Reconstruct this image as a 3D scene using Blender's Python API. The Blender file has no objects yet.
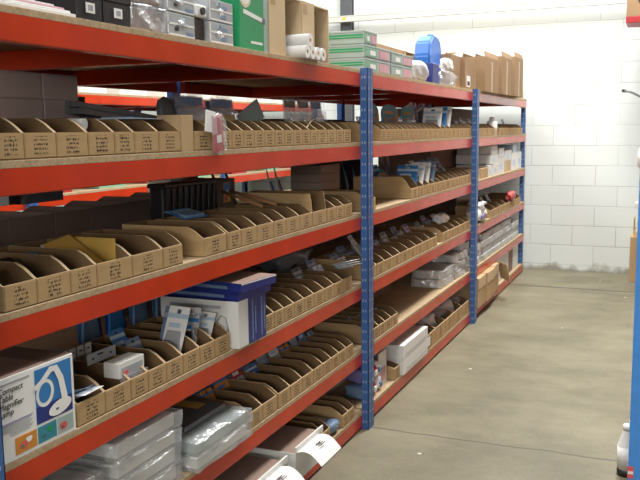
import bpy, bmesh, math, random
from mathutils import Vector, Matrix, Euler
random.seed(7)
rnd = random.uniform
S = bpy.context.scene
COL = S.collection

# ------------------------------------------------------------------ materials
def new_mat(name):
    m = bpy.data.materials.new(name); m.use_nodes = True
    return m, m.node_tree.nodes, m.node_tree.links, m.node_tree.nodes['Principled BSDF']

def mat(name, col, rough=.6, spec=.4, var=.12, scale=9., bump=0., metal=0., stretch=None, coat=0.):
    m, N, L, b = new_mat(name)
    b.inputs['Roughness'].default_value = rough
    b.inputs['Specular IOR Level'].default_value = spec
    b.inputs['Metallic'].default_value = metal
    b.inputs['Coat Weight'].default_value = coat
    tc = N.new('ShaderNodeTexCoord'); no = N.new('ShaderNodeTexNoise')
    no.inputs['Scale'].default_value = scale; no.inputs['Detail'].default_value = 5
    src = tc.outputs['Object']
    if stretch:
        mp = N.new('ShaderNodeMapping'); mp.inputs['Scale'].default_value = stretch
        L.new(src, mp.inputs[0]); src = mp.outputs[0]
    L.new(src, no.inputs['Vector'])
    r = N.new('ShaderNodeValToRGB')
    a = [max(0, c*(1-var)) for c in col]; d = [min(1, c*(1+var)) for c in col]
    r.color_ramp.elements[0].position = .3; r.color_ramp.elements[1].position = .7
    r.color_ramp.elements[0].color = (*a, 1); r.color_ramp.elements[1].color = (*d, 1)
    L.new(no.outputs['Fac'], r.inputs[0]); L.new(r.outputs[0], b.inputs['Base Color'])
    if bump:
        bp = N.new('ShaderNodeBump'); bp.inputs['Strength'].default_value = bump
        bp.inputs['Distance'].default_value = .004
        L.new(no.outputs['Fac'], bp.inputs['Height']); L.new(bp.outputs[0], b.inputs['Normal'])
    return m

M = {}
M['red'] = mat('red_paint', (.56,.045,.012), .22, .32, .10, 6, .04)
M['red_dark'] = M['red']
M['blue'] = mat('blue_paint', (.050,.135,.36), .34, .5, .10, 12)
M['slot'] = mat('slot_bare_metal', (.34,.40,.52), .4, .5, .1)
M['card'] = mat('bin_cardboard', (.48,.325,.165), .85, .15, .10, 5, .05, stretch=(1,1,6))
M['inner'] = mat('kraft_shaded', (.20,.125,.062), .9, .1, .10, 5)  # bin insides: kraft colour darkened, shade painted in
M['edge'] = mat('cut_cardboard_edge', (.66,.51,.32), .85, .15, .08, 30)
M['carton'] = mat('carton_board', (.50,.345,.19), .8, .2, .08, 4, .04)
M['kraft'] = mat('pale_kraft_board', (.62,.47,.29), .8, .2, .07, 4)
M['brown'] = mat('brown_carton_board', (.30,.21,.17), .8, .2, .08, 4)
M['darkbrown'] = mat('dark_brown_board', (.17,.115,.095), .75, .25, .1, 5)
M['agedcarton'] = mat('aged_carton_board', (.33,.22,.125), .8, .2, .08, 4)
M['midgrey'] = mat('mid_grey_plastic', (.20,.20,.21), .4, .45, .1)
M['mauveboard'] = mat('mauve_brown_board', (.52,.40,.36), .8, .2, .06, 4)
M['tape'] = mat('parcel_tape', (.42,.27,.12), .3, .5, .05)
M['white'] = mat('white_board', (.78,.78,.75), .6, .3, .03, 4)
M['paper'] = mat('white_paper', (.85,.85,.83), .7, .2, .02)
M['ink'] = mat('black_ink', (.035,.028,.025), .6, .2, .05)
M['black'] = mat('black_plastic', (.018,.018,.02), .35, .5, .1)
M['charcoal'] = mat('charcoal_plastic', (.11,.11,.12), .4, .5, .1)
M['dgrey'] = mat('dark_grey_steel', (.10,.105,.115), .4, .5, .1)
M['grey'] = mat('grey_print', (.38,.40,.42), .5, .4, .1)
M['steelblue'] = mat('slate_blue_print', (.17,.26,.40), .45, .4, .2)
M['navy'] = mat('navy_print', (.022,.035,.21), .4, .45, .08)
M['sky'] = mat('bright_blue_print', (.035,.20,.50), .4, .45, .1)
M['paleblue'] = mat('pale_blue_print', (.50,.64,.76), .45, .4, .08)
M['teal'] = mat('teal_print', (.04,.25,.32), .45, .4, .15)
M['green'] = mat('green_print', (.02,.30,.115), .45, .4, .08)
M['palegreen'] = mat('pale_green_print', (.22,.44,.31), .5, .4, .08)
M['mint'] = mat('grey_green_board', (.36,.45,.43), .55, .35, .05)
M['orange'] = mat('orange_print', (.62,.25,.04), .5, .4, .1)
M['yellow'] = mat('yellow_print', (.72,.50,.05), .5, .4, .1)
M['mustard'] = mat('mustard_board', (.62,.39,.09), .5, .4, .08)
M['crimson'] = mat('crimson_print', (.40,.03,.035), .45, .4, .12)
M['pink'] = mat('pink_print', (.62,.36,.42), .5, .4, .12)
M['purple'] = mat('purple_print', (.20,.17,.38), .45, .4, .1)
M['rose'] = mat('rose_print', (.70,.12,.12), .5, .4, .1)
M['wood'] = mat('stick_wood', (.42,.20,.10), .6, .3, .15, 20)
M['rope'] = mat('straw_strip', (.62,.5,.3), .6, .3, .1)
M['jerry'] = mat('blue_polythene', (.035,.16,.55), .35, .45, .05)
M['rail'] = mat('white_trunking', (.60,.60,.56), .5, .4, .03)
M['cream'] = mat('cream_panel', (.74,.66,.47), .7, .3, .04)
M['postbright'] = M['blue']

def mat_chip():
    m, N, L, b = new_mat('chipboard')
    tc = N.new('ShaderNodeTexCoord')
    v = N.new('ShaderNodeTexVoronoi'); v.inputs['Scale'].default_value = 160
    L.new(tc.outputs['Object'], v.inputs['Vector'])
    no = N.new('ShaderNodeTexNoise'); no.inputs['Scale'].default_value = 26; L.new(tc.outputs['Object'], no.inputs['Vector'])
    r = N.new('ShaderNodeValToRGB')
    r.color_ramp.elements[0].color = (.30,.20,.11,1); r.color_ramp.elements[1].color = (.60,.46,.29,1)
    mx = N.new('ShaderNodeMix'); mx.data_type = 'FLOAT'; mx.inputs[0].default_value = .5
    L.new(v.outputs['Color'], mx.inputs[2]); L.new(no.outputs['Fac'], mx.inputs[3])
    L.new(mx.outputs[0], r.inputs[0]); L.new(r.outputs[0], b.inputs['Base Color'])
    b.inputs['Roughness'].default_value = .75; b.inputs['Specular IOR Level'].default_value = .25
    return m
M['chip'] = mat_chip()

def mat_print():
    # illegible black stamped rows on bare board, different on every bin
    m, N, L, b = new_mat('stamped_cardboard')
    tc = N.new('ShaderNodeTexCoord'); oi = N.new('ShaderNodeObjectInfo')
    mp = N.new('ShaderNodeMapping'); mp.inputs['Scale'].default_value = (0, 330, 105)
    ad = N.new('ShaderNodeVectorMath'); ad.operation = 'ADD'
    cb = N.new('ShaderNodeCombineXYZ')
    mu = N.new('ShaderNodeMath'); mu.operation = 'MULTIPLY'; mu.inputs[1].default_value = 90.
    L.new(oi.outputs['Random'], mu.inputs[0]); L.new(mu.outputs[0], cb.inputs[0])
    L.new(tc.outputs['Object'], mp.inputs[0]); L.new(mp.outputs[0], ad.inputs[0]); L.new(cb.outputs[0], ad.inputs[1])
    no = N.new('ShaderNodeTexNoise'); no.inputs['Scale'].default_value = 1.; no.inputs['Detail'].default_value = 2
    L.new(ad.outputs[0], no.inputs['Vector'])
    sx = N.new('ShaderNodeSeparateXYZ'); L.new(tc.outputs['Object'], sx.inputs[0])
    w = N.new('ShaderNodeMath'); w.operation = 'MULTIPLY'; w.inputs[1].default_value = 2*math.pi/.0105
    L.new(sx.outputs['Z'], w.inputs[0])
    sn = N.new('ShaderNodeMath'); sn.operation = 'SINE'; L.new(w.outputs[0], sn.inputs[0])
    g = N.new('ShaderNodeMath'); g.operation = 'MULTIPLY_ADD'; g.inputs[1].default_value = .10
    L.new(sn.outputs[0], g.inputs[0]); L.new(no.outputs['Fac'], g.inputs[2])
    r = N.new('ShaderNodeValToRGB')
    r.color_ramp.elements[0].position = .50; r.color_ramp.elements[1].position = .60
    r.color_ramp.elements[0].color = (.48,.325,.165,1); r.color_ramp.elements[1].color = (.07,.05,.035,1)
    L.new(g.outputs[0], r.inputs[0]); L.new(r.outputs[0], b.inputs['Base Color'])
    b.inputs['Roughness'].default_value = .85; b.inputs['Specular IOR Level'].default_value = .15
    return m
M['print'] = mat_print()

def mat_poly(name, amount, tint=(.95,.97,1), gloss=.5):
    m, N, L, b = new_mat(name)
    N.remove(b)
    out = N['Material Output']
    t = N.new('ShaderNodeBsdfTransparent'); gl = N.new('ShaderNodeBsdfGlossy'); d = N.new('ShaderNodeBsdfDiffuse')
    gl.inputs['Roughness'].default_value = .18; gl.inputs['Color'].default_value = (*tint, 1); d.inputs['Color'].default_value = (*[c*.8 for c in tint], 1)
    no = N.new('ShaderNodeTexNoise'); no.inputs['Scale'].default_value = 22; no.inputs['Detail'].default_value = 4
    tc = N.new('ShaderNodeTexCoord'); L.new(tc.outputs['Object'], no.inputs['Vector'])
    bp = N.new('ShaderNodeBump'); bp.inputs['Strength'].default_value = .9; bp.inputs['Distance'].default_value = .02
    L.new(no.outputs['Fac'], bp.inputs['Height']); L.new(bp.outputs[0], gl.inputs['Normal'])
    m1 = N.new('ShaderNodeMixShader'); m1.inputs[0].default_value = 1-gloss
    L.new(gl.outputs[0], m1.inputs[1]); L.new(d.outputs[0], m1.inputs[2])
    m2 = N.new('ShaderNodeMixShader'); m2.inputs[0].default_value = amount
    L.new(t.outputs[0], m2.inputs[1]); L.new(m1.outputs[0], m2.inputs[2]); L.new(m2.outputs[0], out.inputs['Surface'])
    return m
M['poly'] = mat_poly('clear_polythene', .24)
M['bluefilm'] = mat_poly('blue_tinted_film', .5, (.42,.58,.80))
M['film'] = mat_poly('crinkled_film', .42)
M['polymilk'] = mat_poly('milky_polythene', .70, (.97,.98,.97), .22)

def mat_wall():
    m, N, L, b = new_mat('painted_blockwork')
    tc = N.new('ShaderNodeTexCoord'); sx = N.new('ShaderNodeSeparateXYZ'); L.new(tc.outputs['Object'], sx.inputs[0])
    zz = N.new('ShaderNodeMath'); zz.operation = 'SUBTRACT'; zz.inputs[1].default_value = .0665 - .2085*2
    L.new(sx.outputs['Z'], zz.inputs[0])
    xx = N.new('ShaderNodeMath'); xx.operation = 'ADD'; xx.inputs[1].default_value = 8.78
    L.new(sx.outputs['X'], xx.inputs[0])
    yy = N.new('ShaderNodeMath'); yy.operation = 'ADD'; L.new(xx.outputs[0], yy.inputs[0]); L.new(sx.outputs['Y'], yy.inputs[1])
    cb = N.new('ShaderNodeCombineXYZ'); L.new(yy.outputs[0], cb.inputs[0]); L.new(zz.outputs[0], cb.inputs[1])
    br = N.new('ShaderNodeTexBrick'); L.new(cb.outputs[0], br.inputs['Vector'])
    br.inputs['Scale'].default_value = 1.; br.inputs['Brick Width'].default_value = .432; br.inputs['Row Height'].default_value = .2085
    br.inputs['Mortar Size'].default_value = .0045; br.inputs['Mortar Smooth'].default_value = .6
    br.inputs['Color1'].default_value = (.76,.81,.785,1); br.inputs['Color2'].default_value = (.725,.775,.75,1); br.inputs['Mortar'].default_value = (.46,.47,.44,1)
    no = N.new('ShaderNodeTexNoise'); no.inputs['Scale'].default_value = 2.3; no.inputs['Detail'].default_value = 6; L.new(tc.outputs['Object'], no.inputs['Vector'])
    # joints only partly open: noise hides stretches of mortar under paint
    rr = N.new('ShaderNodeValToRGB'); rr.color_ramp.elements[0].position = .38; rr.color_ramp.elements[1].position = .62
    L.new(no.outputs['Fac'], rr.inputs[0])
    mx = N.new('ShaderNodeMix'); mx.data_type = 'RGBA'; mx.inputs[6].default_value = (.745,.795,.77,1)
    mm = N.new('ShaderNodeMath'); mm.operation = 'MULTIPLY_ADD'; mm.inputs[1].default_value = .75; mm.inputs[2].default_value = .25
    L.new(rr.outputs[0], mm.inputs[0]); L.new(mm.outputs[0], mx.inputs[0]); L.new(br.outputs['Color'], mx.inputs[7])
    # dirt splashed along the foot of the wall
    n2 = N.new('ShaderNodeTexNoise'); n2.inputs['Scale'].default_value = 7; n2.inputs['Detail'].default_value = 6; L.new(tc.outputs['Object'], n2.inputs['Vector'])
    a = N.new('ShaderNodeMath'); a.operation = 'MULTIPLY_ADD'; a.inputs[1].default_value = .22; a.inputs[2].default_value = -.06; L.new(n2.outputs['Fac'], a.inputs[0])
    c = N.new('ShaderNodeMath'); c.operation = 'SUBTRACT'; L.new(a.outputs[0], c.inputs[0]); L.new(sx.outputs['Z'], c.inputs[1])
    s = N.new('ShaderNodeMapRange'); s.inputs[1].default_value = -.03; s.inputs[2].default_value = .03; L.new(c.outputs[0], s.inputs[0])
    m3 = N.new('ShaderNodeMix'); m3.data_type = 'RGBA'; m3.inputs[7].default_value = (.34,.33,.28,1)
    L.new(s.outputs[0], m3.inputs[0]); L.new(mx.outputs[2], m3.inputs[6])
    L.new(m3.outputs[2], b.inputs['Base Color'])
    bp = N.new('ShaderNodeBump'); bp.inputs['Strength'].default_value = .5; bp.inputs['Distance'].default_value = .004; bp.invert = True
    L.new(br.outputs['Fac'], bp.inputs['Height']); L.new(bp.outputs[0], b.inputs['Normal'])
    b.inputs['Roughness'].default_value = .7; b.inputs['Specular IOR Level'].default_value = .3
    return m
M['wall'] = mat_wall()

def mat_floor():
    m, N, L, b = new_mat('worn_concrete')
    tc = N.new('ShaderNodeTexCoord')
    n1 = N.new('ShaderNodeTexNoise'); n1.inputs['Scale'].default_value = 1.6; n1.inputs['Detail'].default_value = 8; n1.inputs['Roughness'].default_value = .65
    mp = N.new('ShaderNodeMapping'); mp.inputs['Scale'].default_value = (1, 1.3, 1)
    L.new(tc.outputs['Object'], mp.inputs[0]); L.new(mp.outputs[0], n1.inputs['Vector'])
    r = N.new('ShaderNodeValToRGB'); e = r.color_ramp.elements
    e[0].position = .3; e[0].color = (.132,.120,.076,1); e[1].position = .7; e[1].color = (.262,.240,.162,1)
    L.new(n1.outputs['Fac'], r.inputs[0])
    n2 = N.new('ShaderNodeTexNoise'); n2.inputs['Scale'].default_value = 90; L.new(tc.outputs['Object'], n2.inputs['Vector'])
    mx = N.new('ShaderNodeMix'); mx.data_type = 'RGBA'; mx.blend_type = 'OVERLAY'; mx.inputs[0].default_value = .25
    L.new(r.outputs[0], mx.inputs[6]); L.new(n2.outputs['Color'], mx.inputs[7])
    # paint specks
    v = N.new('ShaderNodeTexVoronoi'); v.inputs['Scale'].default_value = 3.1; v.inputs['Randomness'].default_value = 1
    L.new(tc.outputs['Object'], v.inputs['Vector'])
    lt = N.new('ShaderNodeMath'); lt.operation = 'LESS_THAN'; lt.inputs[1].default_value = .035; L.new(v.outputs['Distance'], lt.inputs[0])
    m2 = N.new('ShaderNodeMix'); m2.data_type = 'RGBA'; m2.inputs[7].default_value = (.62,.6,.54,1)
    L.new(lt.outputs[0], m2.inputs[0]); L.new(mx.outputs[2], m2.inputs[6])
    # slab joints across the aisle
    sx = N.new('ShaderNodeSeparateXYZ'); L.new(tc.outputs['Object'], sx.inputs[0])
    n3 = N.new('ShaderNodeTexNoise'); n3.inputs['Scale'].default_value = 5; L.new(tc.outputs['Object'], n3.inputs['Vector'])
    last = m2.outputs[2]
    for y0, w in ((3.80, .009), (7.93, .03)):
        a = N.new('ShaderNodeMath'); a.operation = 'MULTIPLY_ADD'; a.inputs[1].default_value = .05; L.new(n3.outputs['Fac'], a.inputs[0]); L.new(sx.outputs['Y'], a.inputs[2])
        d = N.new('ShaderNodeMath'); d.operation = 'SUBTRACT'; d.inputs[1].default_value = y0+.025; L.new(a.outputs[0], d.inputs[0])
        ab = N.new('ShaderNodeMath'); ab.operation = 'ABSOLUTE'; L.new(d.outputs[0], ab.inputs[0])
        q = N.new('ShaderNodeMapRange'); q.inputs[1].default_value = w; q.inputs[2].default_value = w*.3; L.new(ab.outputs[0], q.inputs[0])
        m4 = N.new('ShaderNodeMix'); m4.data_type = 'RGBA'; m4.inputs[7].default_value = (.075,.068,.05,1)
        L.new(q.outputs[0], m4.inputs[0]); L.new(last, m4.inputs[6]); last = m4.outputs[2]
    L.new(last, b.inputs['Base Color'])
    b.inputs['Roughness'].default_value = .55; b.inputs['Specular IOR Level'].default_value = .35
    return m
M['floor'] = mat_floor()

# ------------------------------------------------------------------ mesh kit
class MB:
    def __init__(s): s.bm = bmesh.new(); s.mats = []
    def mi(s, m):
        m = M[m] if isinstance(m, str) else m
        if m not in s.mats: s.mats.append(m)
        return s.mats.index(m)
    def poly(s, pts, m):
        vs = [s.bm.verts.new(p) for p in pts]; f = s.bm.faces.new(vs); f.material_index = s.mi(m); return f
    def box(s, x0, x1, y0, y1, z0, z1, m='card', bev=0., fm=None, T=None):
        """fm: {'+x': material,...} overrides per face"""
        i = s.mi(m)
        c = [(x, y, z) for x in (x0, x1) for y in (y0, y1) for z in (z0, z1)]
        if T is not None: c = [T @ Vector(p) for p in c]
        v = [s.bm.verts.new(p) for p in c]
        F = {'-x': (0,1,3,2), '+x': (4,6,7,5), '-y': (0,4,5,1), '+y': (2,3,7,6), '-z': (0,2,6,4), '+z': (1,5,7,3)}
        fs = []
        for k, q in F.items():
            f = s.bm.faces.new([v[a] for a in q]); f.material_index = i
            if fm and k in fm: f.material_index = s.mi(fm[k])
            fs.append(f)
        if bev:
            es = list({e for f in fs for e in f.edges})
            bmesh.ops.bevel(s.bm, geom=es, offset=bev, segments=2, affect='EDGES', profile=.5)
        return s
    def prism(s, prof, a0, a1, axis, m):
        """extrude a closed 2D profile along axis ('x','y','z') from a0 to a1"""
        def P(u, w, a): return {'y': (u, a, w), 'x': (a, u, w), 'z': (u, w, a)}[axis]
        i = s.mi(m); A = [s.bm.verts.new(P(u, w, a0)) for u, w in prof]; B = [s.bm.verts.new(P(u, w, a1)) for u, w in prof]
        n = len(prof); fs = [s.bm.faces.new(A[::-1]), s.bm.faces.new(B)]
        for k in range(n): fs.append(s.bm.faces.new([A[k], A[(k+1) % n], B[(k+1) % n], B[k]]))
        for f in fs: f.material_index = i
        return s
    def cyl(s, p0, p1, r0, m, r1=None, n=16, cap=True):
        p0, p1 = Vector(p0), Vector(p1); r1 = r0 if r1 is None else r1
        d = (p1-p0).normalized(); a = d.orthogonal().normalized(); b = d.cross(a); i = s.mi(m)
        A = [s.bm.verts.new(p0+(a*math.cos(t)+b*math.sin(t))*r0) for t in [2*math.pi*k/n for k in range(n)]]
        B = [s.bm.verts.new(p1+(a*math.cos(t)+b*math.sin(t))*r1) for t in [2*math.pi*k/n for k in range(n)]]
        for k in range(n):
            f = s.bm.faces.new([A[k], A[(k+1) % n], B[(k+1) % n], B[k]]); f.material_index = i; f.smooth = True
        if cap:
            for f in (s.bm.faces.new(A[::-1]), s.bm.faces.new(B)): f.material_index = i
        return s
    def tube(s, r_out, r_in, p0, p1, m, n=20):
        p0, p1 = Vector(p0), Vector(p1); d = (p1-p0).normalized(); a = d.orthogonal().normalized(); b = d.cross(a); i = s.mi(m)
        R = []
        for p, r in ((p0, r_out), (p1, r_out), (p1, r_in), (p0, r_in)):
            R.append([s.bm.verts.new(p+(a*math.cos(t)+b*math.sin(t))*r) for t in [2*math.pi*k/n for k in range(n)]])
        for j in range(4):
            A, B = R[j], R[(j+1) % 4]
            for k in range(n):
                f = s.bm.faces.new([A[k], A[(k+1) % n], B[(k+1) % n], B[k]]); f.material_index = i
        return s
    def path(s, pts, r, m, n=8):
        pts = [Vector(p) for p in pts]; i = s.mi(m); rings = []
        for k, p in enumerate(pts):
            d = (pts[min(k+1, len(pts)-1)]-pts[max(k-1, 0)]).normalized(); a = d.cross(Vector((.13,.97,.2))).normalized(); b = d.cross(a)
            rr = r[k] if isinstance(r, (list, tuple)) else r
            rings.append([s.bm.verts.new(p+(a*math.cos(t)+b*math.sin(t))*rr) for t in [2*math.pi*q/n for q in range(n)]])
        for A, B in zip(rings, rings[1:]):
            for k in range(n):
                f = s.bm.faces.new([A[k], A[(k+1) % n], B[(k+1) % n], B[k]]); f.material_index = i; f.smooth = True
        for f in (s.bm.faces.new(rings[0][::-1]), s.bm.faces.new(rings[-1])): f.material_index = i
        return s
    def lump(s, x0, x1, y0, y1, z0, z1, m, amp=.1, n=10, flat=True, seed=None):
        """crumpled rounded bag between the given bounds, flat underneath"""
        R = random.Random(seed if seed is not None else rnd(0, 1e6)); i = s.mi(m)
        g = bmesh.ops.create_icosphere(s.bm, subdivisions=3, radius=1.)
        cx, cy, cz = (x0+x1)/2, (y0+y1)/2, (z0+z1)/2; hx, hy, hz = (x1-x0)/2, (y1-y0)/2, (z1-z0)/2
        ph = [(R.uniform(2, 7), R.uniform(2, 7), R.uniform(2, 7), R.uniform(0, 6)) for _ in range(6)]
        for v in g['verts']:
            p = v.co.copy(); k = max(abs(p.x), abs(p.y), abs(p.z)); p = p.lerp(p/k*.9, .55)
            w = sum(math.sin(a*p.x+b*p.y+c*p.z+d) for a, b, c, d in ph)/6
            if amp > .29: w += .55*math.sin(9*p.x+13*p.y*ph[0][0]*.3+ph[1][3])*math.sin(12*p.z+7*p.y+ph[2][3])
            p *= 1+amp*w
            p = Vector((max(-1, min(1, p.x)), max(-1, min(1, p.y)), max(-1, min(1, p.z))))
            v.co = (cx+p.x*hx, cy+p.y*hy, cz+p.z*hz)
        for f in s.bm.faces:
            if all(v in set(g['verts']) for v in f.verts[:1]): pass
        vs = set(g['verts'])
        for f in s.bm.faces:
            if f.verts[0] in vs: f.material_index = i; f.smooth = True
        return s
    def build(s, name, parent=None, loc=(0,0,0), rot=(0,0,0), smooth=False):
        bmesh.ops.recalc_face_normals(s.bm, faces=s.bm.faces[:])
        me = bpy.data.meshes.new(name); s.bm.to_mesh(me); s.bm.free()
        for m in s.mats: me.materials.append(m)
        o = bpy.data.objects.new(name, me); COL.objects.link(o)
        o.location = loc; o.rotation_euler = rot
        if parent: o.parent = parent
        return o

def tag(o, label, cat, group=None, kind=None):
    o['label'] = label; o['category'] = cat
    if group: o['group'] = group
    if kind: o['kind'] = kind
    return o
def thing(name, label, cat, loc=(0,0,0), rot=(0,0,0), group=None):
    o = bpy.data.objects.new(name, None); o.empty_display_size = .05; COL.objects.link(o)
    o.location = loc; o.rotation_euler = rot
    return tag(o, label, cat, group)
def struct(o): o['kind'] = 'structure'; return o
def copy_tree(o, parent=None):
    c = o.copy(); COL.objects.link(c)
    if parent: c.parent = parent
    for ch in o.children: copy_tree(ch, c)
    return c
def settle(o, x, y, z, rot=(0,0,0), lift=.0005):
    """stand o (and its children) at x,y with its lowest point on z"""
    o.rotation_euler = rot; Rm = Euler(rot).to_matrix()
    lo = 1e9
    for q in [o]+list(o.children):
        if q.type == 'MESH':
            T = Matrix.Identity(3) if q is o else q.rotation_euler.to_matrix()
            l = Vector((0,0,0)) if q is o else q.location
            for v in q.data.vertices: lo = min(lo, (Rm @ (T @ v.co + l)).z)
    o.location = (x, y, z-lo+lift); return o
R_ = math.radians
ORD = ['first','second','third','fourth','fifth','sixth','seventh','eighth','ninth','tenth','eleventh','twelfth','thirteenth',
 'fourteenth','fifteenth','sixteenth','seventeenth','eighteenth','nineteenth','twentieth','twenty-first','twenty-second','twenty-third','twenty-fourth','twenty-fifth']
SH = {6: 'top shelf', 5: 'second shelf down', 4: 'third shelf down', 3: 'fourth shelf down', 2: 'fifth shelf down', 1: 'bottom shelf'}
BAY = {1: 'nearest bay', 2: 'middle bay', 3: 'far bay'}

# ------------------------------------------------------------------ layout numbers (metres)
ZT = {1: .074, 2: .395, 3: .730, 4: 1.081, 5: 1.428, 6: 1.775}     # tops of the red beams
BH, BT = .0626, .018
ZB = {k: v+BT for k, v in ZT.items()}                               # board tops
YP = [1.300, 3.7986, 6.2386, 8.69]                                # post centres
DEP = 1.06

# ------------------------------------------------------------------ setting
def plane_box(name, x0, x1, y0, y1, z0, z1, m):
    b = MB(); b.box(x0, x1, y0, y1, z0, z1, m); return struct(b.build(name))
plane_box('floor', -6.6, 4.6, -4.1, 9.1, -.1, 0, 'floor')
plane_box('wall_back', -6.6, 4.6, 8.893, 9.1, 0, 5.4, 'wall')
M['dull'] = mat('dull_cladding', (.16,.15,.14), .7, .3, .1)
plane_box('wall_left', -6.6, -6.4, -4.1, 8.893, 0, 5.4, 'wall')
plane_box('wall_right', 4.4, 4.6, -4.1, 8.893, 0, 5.4, 'dull')
plane_box('wall_front', -6.4, 4.4, -4.1, -3.9, 0, 5.4, 'dull')
M['ceil'] = mat('white_roof_sheet', (.72,.73,.72), .6, .3, .04)
plane_box('ceiling', -6.6, 4.6, -4.1, 9.1, 5.4, 5.5, 'ceil')
# steel column against the back wall, white trunking across it
b = MB(); b.box(-2.085,-1.955,8.80,8.815,0,5.4,'dgrey'); b.box(-2.03,-2.01,8.815,8.88,0,5.4,'dgrey'); b.box(-2.085,-1.955,8.88,8.892,0,5.4,'dgrey')
tag(b.build('steel_column'), 'dark grey steel column standing against the white block wall', 'column')
rl = thing('cable_trunking', 'long white cable trunking running high along the back wall', 'trunking', (0,8.76,2.70))
b = MB(); b.box(-6.3, 3.4, -.035, .035, 0, .055, 'rail'); b.build('channel', rl)
b = MB(); b.box(-6.3, 3.4, -.038, .038, .055, .064, 'rail'); b.build('lid', rl)
b = MB(); b.box(-2.035,-1.99,-.037,-.0355,.02,.045,'yellow'); b.build('warning_sticker', rl)['label'] = 'small yellow sticker'

# ------------------------------------------------------------------ racking
def post_mesh(h, blue='blue', d=.036, w=.074, n0=.04):
    b = MB()
    b.box(0, .003, -w/2, w/2, 0, h, blue)           # front plate
    b.box(-d, .003, -w/2, -w/2+.003, 0, h, blue)    # near return
    b.box(-d, .003, w/2-.003, w/2, 0, h, blue)      # far return
    b.box(-d, .0, -.0015, .0015, 0, h, blue)
    b.box(.003, .0036, -.0035, .0035, 0, h, 'navy')   # joint between the two angles
    z = n0
    while z < h-.02:
        for y in (-.019, .019): b.box(.003, .0042, y-.0045, y+.0045, z-.005, z+.005, 'slot')
        for x in (-.012,-.026): b.box(x-.003, x+.003, -w/2-.001, -w/2, z-.006, z+.006, 'slot')
        z += .052
    return b
def beam_mesh(L, t=.030):
    # stepped box beam: front face at x=0, body behind, with a lip that carries the board
    b = MB(); prof = [(0,0),(0,-BH+.003),(-.003,-BH),(-t,-BH),(-t,-.0125),(-t+.006,-.0005),(-.003,0)]
    b.prism(prof, 0, L, 'y', 'red'); return b

def make_rack(name, label, x0, ys, zt, depth, face=1, h=1.80, blue='blue'):
    rk = thing(name, label, 'shelving', (x0, 0, 0), (0, 0, 0))
    sx = face
    PF = post_mesh(h, blue, .036 if blue == 'blue' else .095).build('post', rk); first = True
    for y in ys:
        for xx, fl in ((.034*sx, sx), (-depth*sx-.034*sx, -sx)):
            p = PF if first else PF.copy()
            if not first: COL.objects.link(p); p.parent = rk
            first = False
            if y == ys[-1] and name == 'shelving_rack' and sx > 0 and x0 == 0 and fl > 0: xx = -.006
            p.location = (xx, y, 0); p.rotation_euler = (0, 0, 0 if fl > 0 else math.pi)
    bp = None
    for i in range(len(ys)-1):
        y0, y1 = ys[i]+.0375, ys[i+1]-.0375+(.073 if x0 == 0 and i == len(ys)-2 else 0)
        bm_ = beam_mesh(y1-y0).build('beam', rk); k0 = True
        tb = MB(); tb.box(.031, depth-.031, -.02, .02, -BH, -.001, 'red'); tie = tb.build('tie_bar', rk)
        bb = MB(); bb.box(-depth, 0, y0-.03, y1+.03, 0, BT, 'chip', .0012); board = bb.build('shelf_board', rk)
        for z in zt:
            f = bm_ if k0 else bm_.copy()
            if not k0: COL.objects.link(f); f.parent = rk
            if sx > 0: f.location = (0, y0, z); 
            else: f.location = (0, y1, z); f.rotation_euler = (0,0,math.pi)
            g = bm_.copy(); COL.objects.link(g); g.parent = rk
            if sx > 0: g.location = (-depth, y1, z); g.rotation_euler = (0,0,math.pi)
            else: g.location = (depth, y0, z); g.rotation_euler = (0,0,0)
            for q in (1/3, 2/3):
                t = tie if (k0 and q < .5) else tie.copy()
                if t is not tie: COL.objects.link(t); t.parent = rk
                t.location = (-depth if sx > 0 else 0, y0+(y1-y0)*q, z)
            s = board if k0 else board.copy()
            if not k0: COL.objects.link(s); s.parent = rk
            s.location = (0 if sx > 0 else depth, 0, z)
            k0 = False
    return rk
M['litblue'] = mat('blue_paint_lit', (.065,.30,.80), .34, .5, .08, 12)  # right rack posts: blue lightened to carry the stronger light on them
levels = [ZT[k] for k in (1,2,3,4,5,6)]
make_rack('shelving_rack', 'long red and blue shelving rack of three bays with six chipboard shelves', 0, YP, levels, DEP)
make_rack('shelving_rack', 'red shelving rack glimpsed behind the stocked one, across another aisle', -2.43, [-.85, 1.65, 4.15, 6.66, 8.8], levels, .9)
make_rack('shelving_rack', 'rack at the right edge, its near blue post reaching out of the frame', 1.315, [3.42, 5.9, 8.38], [.074,.395,.73,1.081,1.428,1.775,2.40], .8, face=-1, h=2.45, blue='litblue')

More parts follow.
